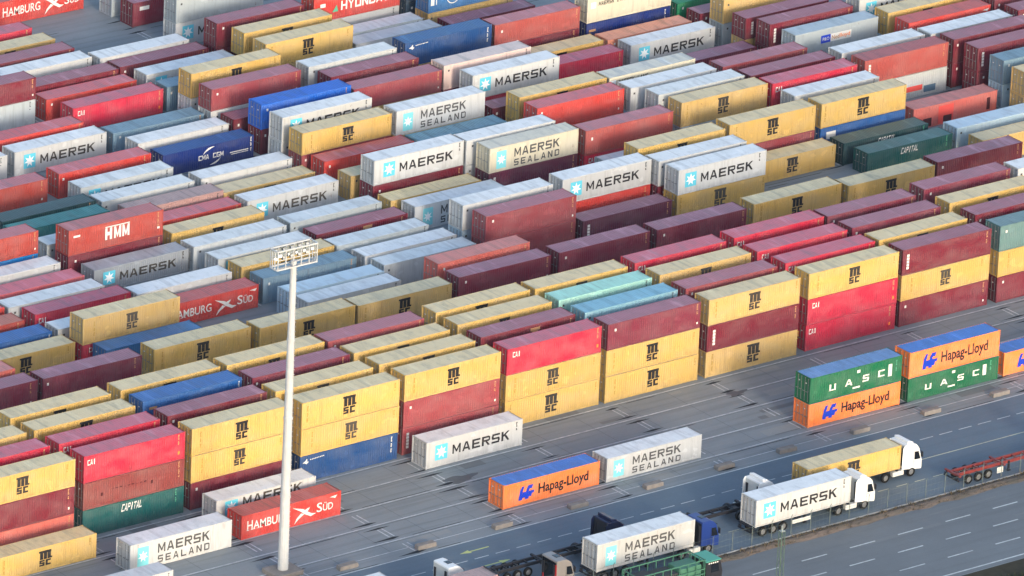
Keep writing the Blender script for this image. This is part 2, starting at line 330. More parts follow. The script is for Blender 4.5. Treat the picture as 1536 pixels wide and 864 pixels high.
def decals(mark, h):
    """list of (part name, mesh) for one mark at one height"""
    L = 12.192; out = []
    X = lambda f: f*L
    Z = lambda f: h*(1-f)                       # f measured from the top
    def star(x0, x1, f0, f1, sky=None):
        d = Decal(); d.rect(X(x0), X(x1), Z(f1), Z(f0), 0)
        cx, cz = X((x0+x1)/2), Z((f0+f1)/2); r = .46*min(X(x1)-X(x0), Z(f0)-Z(f1)); pts = []
        for k in range(14):
            t = math.pi/2+math.pi*k/7; rr = r if k % 2 == 0 else r*.45
            pts.append((cx+rr*math.cos(t), cz+rr*math.sin(t)))
        k0 = len(d.b.v)
        for k in range(14): d.poly([(cx, cz), pts[k], pts[(k+1) % 14]], 1, -.003)
        return d.mesh('star_emblem', (sky or SKYB, STAR))
    d = Decal()
    if mark == 'maersk':
        out.append(('emblem', star(.09, .218, .17, .74)))
        d.block('MAERSK', X(.27), X(.865), Z(.65), Z(.30), 0, .20); id_column(d, X(.93), h, 0, .94, .62, 7)
        out.append(('lettering', d.mesh('ship_line_lettering', (INK,))))
    elif mark == 'maerskhigh':
        out.append(('emblem', star(.09, .218, .10, .62)))
        d.block('MAERSK', X(.27), X(.865), Z(.44), Z(.09), 0, .20); out.append(('lettering', d.mesh('high_lettering', (INK,))))
    elif mark == 'sealand':
        out.append(('emblem', star(.09, .20, .16, .86, PSKY)))
        d.block('MAERSK', X(.29), X(.80), Z(.52), Z(.18), 0, .20); d.block('SEALAND', X(.29), X(.80), Z(.88), Z(.62), 0, .45)
        out.append(('lettering', d.mesh('two_line_lettering', (WINK,))))
    elif mark == 'msc':
        x0, x1 = X(.443), X(.563); w = (x1-x0); zt, zm, zb = Z(.14), Z(.51), Z(.79); s = w/1.46
        d.rect(x0+.06*s, x1, zt-.26, zt, 0); d.rect(x0-.08*s, x0+.06*s, zt-.20, zt, 0)
        for q in (.06, .535, 1.01): d.rect(x0+q*s, x0+(q+.40)*s, zm, zt-.26, 0)
        d.rect(x1-.06*s, x1+.12*s, zm, zm+.2, 0, -.002)
        H = zm-.07-zb; xa, xb = x0, x0+.64*s
        for za, zz in ((0, .26), (.37, .63), (.74, 1)): d.rect(xa, xb, zb+za*H, zb+zz*H, 0)
        d.rect(xa, xa+.24*s, zb+.63*H, zb+.74*H, 0); d.rect(xb-.24*s, xb, zb+.26*H, zb+.37*H, 0)
        xa, xb = x0+.78*s, x0+1.42*s
        d.rect(xa, xa+.26*s, zb, zb+H, 0); d.rect(xa+.26*s, xb, zb, zb+.28*H, 0); d.rect(xa+.26*s, xb, zb+.72*H, zb+H, 0)
        id_column(d, X(.075), h, 1, .85, .25, 12); id_column(d, X(.955), h, 1, .9, .6, 6)
        out.append(('lettering', d.mesh('stacked_lettering', (INK, OLV))))
    elif mark == 'hapag':
        zt, zb = Z(.22), Z(.78); x0 = X(.155)
        H = zt-zb
        for q in (0, .80):
            d.poly([(x0+q, zb+.30*H), (x0+q+.30, zb+.30*H), (x0+q+.62, zt), (x0+q+.34, zt), (x0+q+.10, zb+.72*H)], 0, -.001*(q > 0))
            d.poly([(x0+q-.06, zb), (x0+q+.40, zb), (x0+q+.46, zb+.30*H), (x0+q-.02, zb+.30*H)], 0, -.0015)
            d.poly([(x0+q+.34, zb+.14*H), (x0+q+.74, zb+.14*H), (x0+q+.90, zb+.56*H), (x0+q+.44, zb+.56*H), (x0+q+.30, zb+.30*H)], 0, -.002-.001*(q > 0))
        d.poly([(x0+1.3, zt), (x0+1.72, zt), (x0+1.62, zb+.74*H), (x0+1.2, zb+.74*H)], 0, -.003)
        d.poly([(x0+1.5, zb+.56*H), (x0+1.92, zb+.56*H), (x0+1.84, zb+.36*H), (x0+1.46, zb+.36*H)], 0, -.004)
        out.append(('emblem', d.mesh('blue_emblem', (DBLU,)))); d = Decal()
        d.text('Hapag-Lloyd', X(.355), X(.875), Z(.80), Z(.26), 0, .022); out.append(('lettering', d.mesh('black_name_lettering', (INK,))))
    elif mark == 'uasc':
        for t, a, b, f0, f1 in (('U', .205, .275, .42, .66), ('A', .375, .455, .40, .65), ('S', .565, .635, .38, .64), ('C', .735, .805, .36, .61)):
            d.block(t, X(a), X(b), Z(f1), Z(f0), 0)
        d.rect(X(.46), X(.54), Z(.81), Z(.745), 0); d.rect(X(.5), X(.535), Z(.24), Z(.13), 0); d.rect(X(.845), X(.885), Z(.68), Z(.22), 0)
        id_column(d, X(.925), h, 1, .88, .4, 9); out.append(('lettering', d.mesh('spaced_lettering', (WHT, TEALM()))))
    elif mark == 'hmm':
        x0, x1, zt, zb = X(.375), X(.635), Z(.24), Z(.70)
        d.rect(x0, x1, zt+.05, zt+.16, 0); w = (x1-x0)
        def bar(a, b, z0=0, z1=1): d.rect(x0+a*w, x0+b*w, zb+z0*(zt-zb), zb+z1*(zt-zb), 0)
        bar(0, .09); bar(.19, .28); bar(.09, .19, .36, .66)
        for o in (.36, .70): bar(o, o+.075); bar(o+.215, o+.29); d.poly([(x0+(o+.075)*w, zt), (x0+(o+.145)*w, zb+.35*(zt-zb)), (x0+(o+.145)*w, zb+.02), (x0+(o+.075)*w, zb+.45*(zt-zb))], 0); d.poly([(x0+(o+.215)*w, zt), (x0+(o+.145)*w, zb+.35*(zt-zb)), (x0+(o+.145)*w, zb+.02), (x0+(o+.215)*w, zb+.45*(zt-zb))], 0)
        d.rect(X(.04), X(.11), Z(.33), Z(.25), 0); id_column(d, X(.93), h, 1, .92, .35, 11); d.rect(X(.928), X(.955), Z(.72), Z(.64), 0)
        out.append(('lettering', d.mesh('block_lettering', (WHT, TAN))))
    elif mark == 'cai':
        d.block('CAI', X(.05), X(.13), Z(.37), Z(.17), 0, .12); id_column(d, X(.945), h, 1, .93, .5, 9); d.rect(X(.945), X(.965), Z(.80), Z(.68), 2)
        out.append(('lettering', d.mesh('white_tag_lettering', (WHT, TAN, ORG))))
    elif mark == 'capital':
        d.block('CAPITAL', X(.39), X(.59), Z(.39), Z(.12), 0, .16, .2); id_column(d, X(.925), h, 1, .95, .4, 9)
        out.append(('lettering', d.mesh('slanted_lettering', (WHT, TEALM()))))
    elif mark == 'cma':
        d.block('CMA CGM', X(.40), X(.675), Z(.64), Z(.42), 0, .12); d.arc(X(.55), Z(.50), 1.25, 1.0, 75, 165, .22); d.arc(X(.55), Z(.56), 1.2, .95, 255, 345, .2)
        d.rect(X(.745), X(.95), Z(.60), Z(.555), 0); d.rect(X(.76), X(.95), Z(.68), Z(.645), 0); id_column(d, X(.97), h, 0, .93, .3, 12)
        out.append(('lettering', d.mesh('white_arc_lettering', (WHT,))))
    elif mark == 'eagle':
        x, z = X(.04), Z(.33)
        d.poly([(x, z+.2), (x+.3, z+.16), (x+.5, z), (x+.8, z+.24), (x+.6, z+.26), (x+.56, z+.62), (x+.34, z+.38)], 0)
        for q in range(9): d.rect(x+.95+.2*q, x+.95+.2*q+.13, z+.38+.01*q, z+.48+.01*q, 0)
        id_column(d, X(.945), h, 0, .9, .3, 12)
        out.append(('emblem', d.mesh('white_bird_emblem', (WHT,))))
    elif mark == 'hsud':
        z0, z1 = Z(.66), Z(.31)
        d.text('H', X(.065), X(.12), z0, z1+.12, 0, .01); d.text('AMBURG', X(.127), X(.49), z0, z1, 0, .01); d.text('S', X(.765), X(.82), z0, z1+.10, 0, .01); d.text('ÜD', X(.828), X(.93), z0, z1+.02, 0, .01)
        for a in (.065, .105, .127, .165, .2, .25, .275, .33): d.rect(X(a)-.05, X(a)+.25, z0, z0+.05, 0, -.002)
        b = X(.52); w = X(.24)
        d.poly([(b, Z(.22)), (b+.45*w, Z(.36)), (b+.62*w, Z(.5)), (b+.50*w, Z(.58)), (b+.34*w, Z(.44))], 0, -.001)
        d.poly([(b+.5*w, Z(.58)), (b+.36*w, Z(.52)), (b+.18*w, Z(.70)), (b+.08*w, Z(.92)), (b+.26*w, Z(.74))], 0, -.002)
        d.poly([(b+.5*w, Z(.58)), (b+.62*w, Z(.5)), (b+.8*w, Z(.62)), (b+1.0*w, Z(.66)), (b+.78*w, Z(.74))], 0, -.003)
        d.poly([(b+.62*w, Z(.5)), (b+.52*w, Z(.42)), (b+.72*w, Z(.34)), (b+.7*w, Z(.42))], 0, -.004)
        d.poly([(X(.89), Z(.16)), (X(.97), Z(.12)), (X(.95), Z(.24)), (X(.93), Z(.2))], 0)
        out.append(('lettering', d.mesh('swoosh_lettering', (WHT,))))
    elif mark == 'hyu':
        d.block('HYUNDAI', X(.30), X(.86), Z(.66), Z(.28), 0, .14); d.poly([(X(.2), Z(.68)), (X(.27), Z(.68)), (X(.25), Z(.4))], 1); d.rect(X(.06), X(.12), Z(.4), Z(.25), 0)
        out.append(('lettering', d.mesh('white_name_lettering', (WHT, TEALM()))))
    elif mark == 'line':
        d.block('MAERSK LINE', X(.12), X(.46), Z(.33), Z(.17), 0, .16, .15); d.rect(X(.03), X(.09), Z(.4), Z(.15), 1)
        out.append(('lettering', d.mesh('small_line_lettering', (INK, STAR))))
    elif mark == 'emblem':
        d.arc(X(.30), Z(.45), .95, .95, 0, 360, .1, 0, 28, False); d.rect(X(.27), X(.33), Z(.5), Z(.34), 1, -.002); d.rect(X(.27), X(.33), Z(.6), Z(.5), 0, -.002)
        d.arc(X(.49), Z(.55), .5, .55, 60, 300, .14, 0, 14, False); d.rect(X(.57), X(.585), Z(.7), Z(.45), 0); d.rect(X(.62), X(.635), Z(.7), Z(.45), 0); d.rect(X(.04), X(.08), Z(.7), Z(.3), 0); d.rect(X(.1), X(.11), Z(.7), Z(.3), 0)
        out.append(('emblem', d.mesh('ring_emblem', (WHT, REDM))))
    elif mark == 'flag':
        d.rect(X(.325), X(.44), Z(.66), Z(.30), 0); d.rect(X(.44), X(.69), Z(.66), Z(.30), 1)
        d.text('P&O', X(.345), X(.425), Z(.56), Z(.40), 1, .01); 
        for v in d.b.v[-0:]: pass
        d.text('Ned', X(.455), X(.545), Z(.58), Z(.38), 2, .02); d.text('lloyd', X(.55), X(.675), Z(.60), Z(.37), 3, .02)
        for q, v in enumerate(d.b.v):
            if q >= 8: d.b.v[q] = (v[0], -.003, v[2])
        out.append(('lettering', d.mesh('flag_panel_lettering', (DBLU, WHT, TAN, ORG))))
    elif mark == 'patch':
        d.rect(X(.06), X(.17), Z(.5), Z(.2), 0); out.append(('lettering', d.mesh('white_patch', (WHT,))))
    elif mark == 'px':
        d.rect(X(.52), X(.72), Z(.72), Z(.5), 0); d.rect(X(.74), X(.88), Z(.86), Z(.58), 1); d.rect(X(.47), X(.49), Z(.5), Z(.3), 2)
        out.append(('lettering', d.mesh('red_and_blue_marking', (REDM, DSLM(), TEALM()))))
    elif mark == 'patches':
        d.rect(X(.30), X(.48), Z(.95), Z(.12), 0); d.rect(X(.12), X(.22), Z(.97), Z(.55), 1, -.002); d.rect(X(.36), X(.46), Z(.97), Z(.6), 1, -.003); d.rect(X(.88), X(.92), Z(.8), Z(.25), 1)
        out.append(('repair_patch', d.mesh('repair_patches', (REDM, BRNM()))))
    elif mark == 'tan':
        d.rect(X(.52), X(.62), Z(.24), Z(.12), 0); d.rect(X(.54), X(.60), Z(.3), Z(.24), 0); id_column(d, X(.94), h, 0, .9, .5, 7); out.append(('lettering', d.mesh('tan_marking', (TAN,))))
    elif mark == 'bar':
        for q in range(5): d.rect(X(.055), X(.082), Z(.30+.12*q), Z(.20+.12*q), 0)
        id_column(d, X(.95), h, 1, .93, .45, 8); out.append(('lettering', d.mesh('white_bar_marking', (WHT, TAN))))
    elif mark == 'topt':
        d.rect(X(.08), X(.19), Z(.36), Z(.2), 0); out.append(('lettering', d.mesh('white_title_marking', (WHT,))))
    elif mark == 'id':
        id_column(d, X(.94), h, 0, .94, .55, 7); d.rect(X(.055), X(.075), Z(.30), Z(.2), 1); d.rect(X(.945), X(.96), Z(.82), Z(.74), 1)
        out.append(('lettering', d.mesh('identity_marking', (TAN, WHT))))
    elif mark == 'idk':
        id_column(d, X(.94), h, 0, .94, .60, 6); d.rect(X(.045), X(.065), Z(.28), Z(.2), 0); out.append(('lettering', d.mesh('dark_identity_marking', (WINK,))))
    elif mark == 'dot':
        d.rect(X(.07), X(.09), Z(.42), Z(.3), 0); id_column(d, X(.95), h, 1, .9, .5, 6); out.append(('lettering', d.mesh('white_dot_marking', (WHT, TAN))))
    elif mark == 'tag':
        d.rect(X(.05), X(.13), Z(.36), Z(.26), 0); id_column(d, X(.95), h, 1, .9, .4, 9); out.append(('lettering', d.mesh('pale_tag_marking', (TAN, WHT))))
    elif mark == 'scratch':
        for q in range(9): d.rect(X(.27+.04*q), X(.295+.04*q), Z(.45+.005*q)-.03, Z(.45+.005*q)+.05*(q % 3), 0)
        d.rect(X(.165), X(.185), Z(.62), Z(.5), 0); d.rect(X(.66), X(.68), Z(.62), Z(.5), 0); id_column(d, X(.93), h, 1, .93, .35, 10)
        out.append(('lettering', d.mesh('worn_dark_lettering', (BRNM(), TAN))))
    return out
def _lazy(name, rgb):
    def f():
        if name not in MAT: MAT[name] = plain(name, rgb, .6, .3)
        return MAT[name]
    return f
TEALM = _lazy('pale_green_marking', (96, 170, 140)); BRNM = _lazy('dark_brown_marking', (78, 34, 40)); DSLM = _lazy('faded_blue_marking', (86, 112, 136))

CM = {}
def container_meshes(h, reefer, L=12.192):
    key = (h, reefer, L)
    if key in CM: return CM[key]
    hl = L/2; y0 = -HW
    fr = MB()
    for sx in (-1, 1):
        for sy in (-1, 1):
            xa, xb = sorted((sx*hl, sx*(hl-.13))); ya, yb = sorted((sy*HW, sy*(HW-.12)))
            fr.box(xa, xb, ya, yb, .118, h-.118)
            xc, xd = sorted((sx*(hl+.004), sx*(hl-.178))); yc, yd = sorted((sy*(HW+.004), sy*(HW-.162)))
            fr.box(xc, xd, yc, yd, 0, .118); fr.box(xc, xd, yc, yd, h-.118, h)
    for sy in (-1, 1):
        ya, yb = sorted((sy*(HW-.002), sy*(HW-.06))); fr.box(-hl+.178, hl-.178, ya, yb, .03, .17); fr.box(-hl+.178, hl-.178, ya, yb, h-.10, h-.03)
    for sx in (-1, 1):
        xa, xb = sorted((sx*(hl-.002), sx*(hl-.10))); fr.box(xa, xb, -HW+.162, HW-.162, .02, .17); fr.box(xa, xb, -HW+.162, HW-.162, h-.13, h-.02)
    fr.box(-hl+.1, hl-.1, -HW+.06, HW-.06, .10, .16)
    frame = fr.mesh('container_frame')
    wl = MB(); xs = []; x = -hl+.13; zA, zB = .168, h-.098
    if reefer:
        cr, va = .016, .022; prof = ((.96, 0), (.01, 1), (.03, 1), (.01, 0))
    else:
        cr, va = .014, .050; prof = ((.072, 0), (.068, 1), (.070, 1), (.068, 0))
    pts = [(x, cr)]; k = 0
    while x < hl-.13-1e-6:
        w, s = prof[k % 4]; x = min(x+w, hl-.13)
        st = {0: 0, 1: 1, 2: 1, 3: 0}[k % 4]; pts.append((x, va if st else cr)); k += 1
    for sy in (1, -1):
        for (xa, ya), (xb, yb) in zip(pts, pts[1:]):
            q = [(xa, sy*(-HW+ya), zA), (xb, sy*(-HW+yb), zA), (xb, sy*(-HW+yb), zB), (xa, sy*(-HW+ya), zB)]
            wl.quad(*(q if sy == 1 else q[::-1]))
    n = 9; ye = [-HW+.12+(2*HW-.24)*i/(2*n) for i in range(2*n+1)]
    for i in range(2*n):
        da, db = (.02, .055) if i % 2 == 0 else (.055, .02)
        wl.quad((hl-da, ye[i], zA), (hl-db, ye[i+1], zA), (hl-db, ye[i+1], h-.13), (hl-da, ye[i], h-.13))
    wall = wl.mesh('container_wall', fix=False)
    rf = MB(); x = -hl+.10; pr = [(x, 0)]; k = 0
    while x < hl-.10-1e-6:
        w, zz = ((.9, 0), (.03, -.008), (.04, -.008), (.03, 0))[k % 4] if reefer else ((.12, 0), (.05, -.024), (.10, -.024), (.05, 0))[k % 4]
        x = min(x+w, hl-.10); pr.append((x, zz)); k += 1
    zt = h-.018
    for (xa, za), (xb, zb) in zip(pr, pr[1:]):
        rf.quad((xa, -HW+.05, zt+za), (xb, -HW+.05, zt+zb), (xb, HW-.05, zt+zb), (xa, HW-.05, zt+za))
    rf.quad((-hl+.10, -HW+.05, h-.05), (hl-.10, -HW+.05, h-.05), (hl-.10, -HW+.05, zt-.001), (-hl+.10, -HW+.05, zt-.001))
    for a, b in ((-hl+.02, -hl+.098), (hl-.098, hl-.02)): rf.box(a, b, -HW+.163, HW-.163, zt-.012, zt-.002)
    roof = rf.mesh('container_roof', fix=False)
    db = MB(); w = HW-.13                                            # one door leaf, hinge at y = 0, spans y 0..w, outside is -x
    db.box(-.02, .02, .004, w-.004, .18, h-.14)
    for z in (.25, .45*h, .66*h): db.box(-.034, -.02, .10, w-.08, z, z+.16*h)
    db.quad((-.0365, .55, h*.75), (-.0365, .74, h*.75), (-.0365, .74, h*.71), (-.0365, .55, h*.71), m=1)
    door = db.mesh('container_door')
    lb = MB(); lb.tube((-.065, 0, .10), (-.065, 0, h-.10), .024, 8)
    for z in (.2, .45*h, .7*h, h-.25): lb.box(-.075, -.024, -.05, .05, z-.03, z+.03)
    lb.box(-.10, -.06, 0, .34, .42*h-.03, .42*h+.03)
    bar = lb.mesh('locking_bar')
    CM[key] = (frame, wall, roof, door, bar); return CM[key]

PROTO = {}
JIT = random.Random(19)
def slot_obj(o, mats):
    for s, m in zip(o.material_slots, mats): s.link = 'OBJECT'; s.material = m
def proto_container(style, h, L=12.192):
    key = (style, h, L)
    if key in PROTO: return PROTO[key]
    pk, mark, cw, mw, reefer, dust, dc, rust = ST[style]
    if mark in ('', 'seam'): mark = 'idk' if reefer or pk in ('lightblue', 'turquoise', 'dullyellow', 'dirtypink') else 'id'
    me = container_meshes(h, reefer, L); pm = get_paint(pk, rust); rm = get_roof(pk, dust, dc, rust)
    for m in me[:3]:
        if not m.materials: m.materials.append(None)
    if not me[3].materials: me[3].materials.append(None); me[3].materials.append(WHT); me[4].materials.append(STEEL)
    parts = []
    def add(n, m, mats, loc=(0, 0, 0), rz=0, kids=()):
        o = bpy.data.objects.new(n, m); o.location = loc; o.rotation_euler = (0, 0, rz)
        if mats: slot_obj(o, mats)
        parts.append((o, kids)); return o
    add('frame', me[0], (pm,)); add('wall', me[1], (pm,)); add('roof', me[2], (rm,))
    hl = L/2
    for sy in (-1, 1):
        ks = []
        for q in (.28, .80):
            b = bpy.data.objects.new('locking_bar', me[4]); b.location = (0, q, 0); ks.append(b)
        o = add('door', me[3], (get_door(pk, rust), WHT), (-hl+.11, -HW+.12 if sy < 0 else .002, 0), 0, ks)
    dm = decals(mark, h) if L > 8 else []
    for n, m in dm: add(n, m, None, (-hl, -HW+.008, 0))
    PROTO[key] = parts; return parts
def place_container(style, h, loc, L=12.192):
    """an Empty at the container's base and a copy of every part of its kind"""
    pk, mark, cw, mw, *_ = ST[style]
    root = thing('shipping_container', '', 'shipping container', loc, 'shipping containers stacked in the yard')
    root.rotation_euler = (0, 0, JIT.uniform(-.0035, .0035)); jx, jz = JIT.uniform(-.22, .22), JIT.uniform(-.05, .05)
    for o, ks in proto_container(style, h, L):
        c = o.copy(); COL.objects.link(c); c.parent = root
        if o.name[:7] in ('letteri', 'emblem', 'emblem.'): 
            if mark == 'msc': s = JIT.uniform(.9, 1.07); c.scale = (s, 1, s); c.location.x += .503*12.192*(1-s); c.location.z += .54*h*(1-s)
            c.location.x += jx; c.location.z += jz
        for k in ks: d = k.copy(); COL.objects.link(d); d.parent = c
    return root
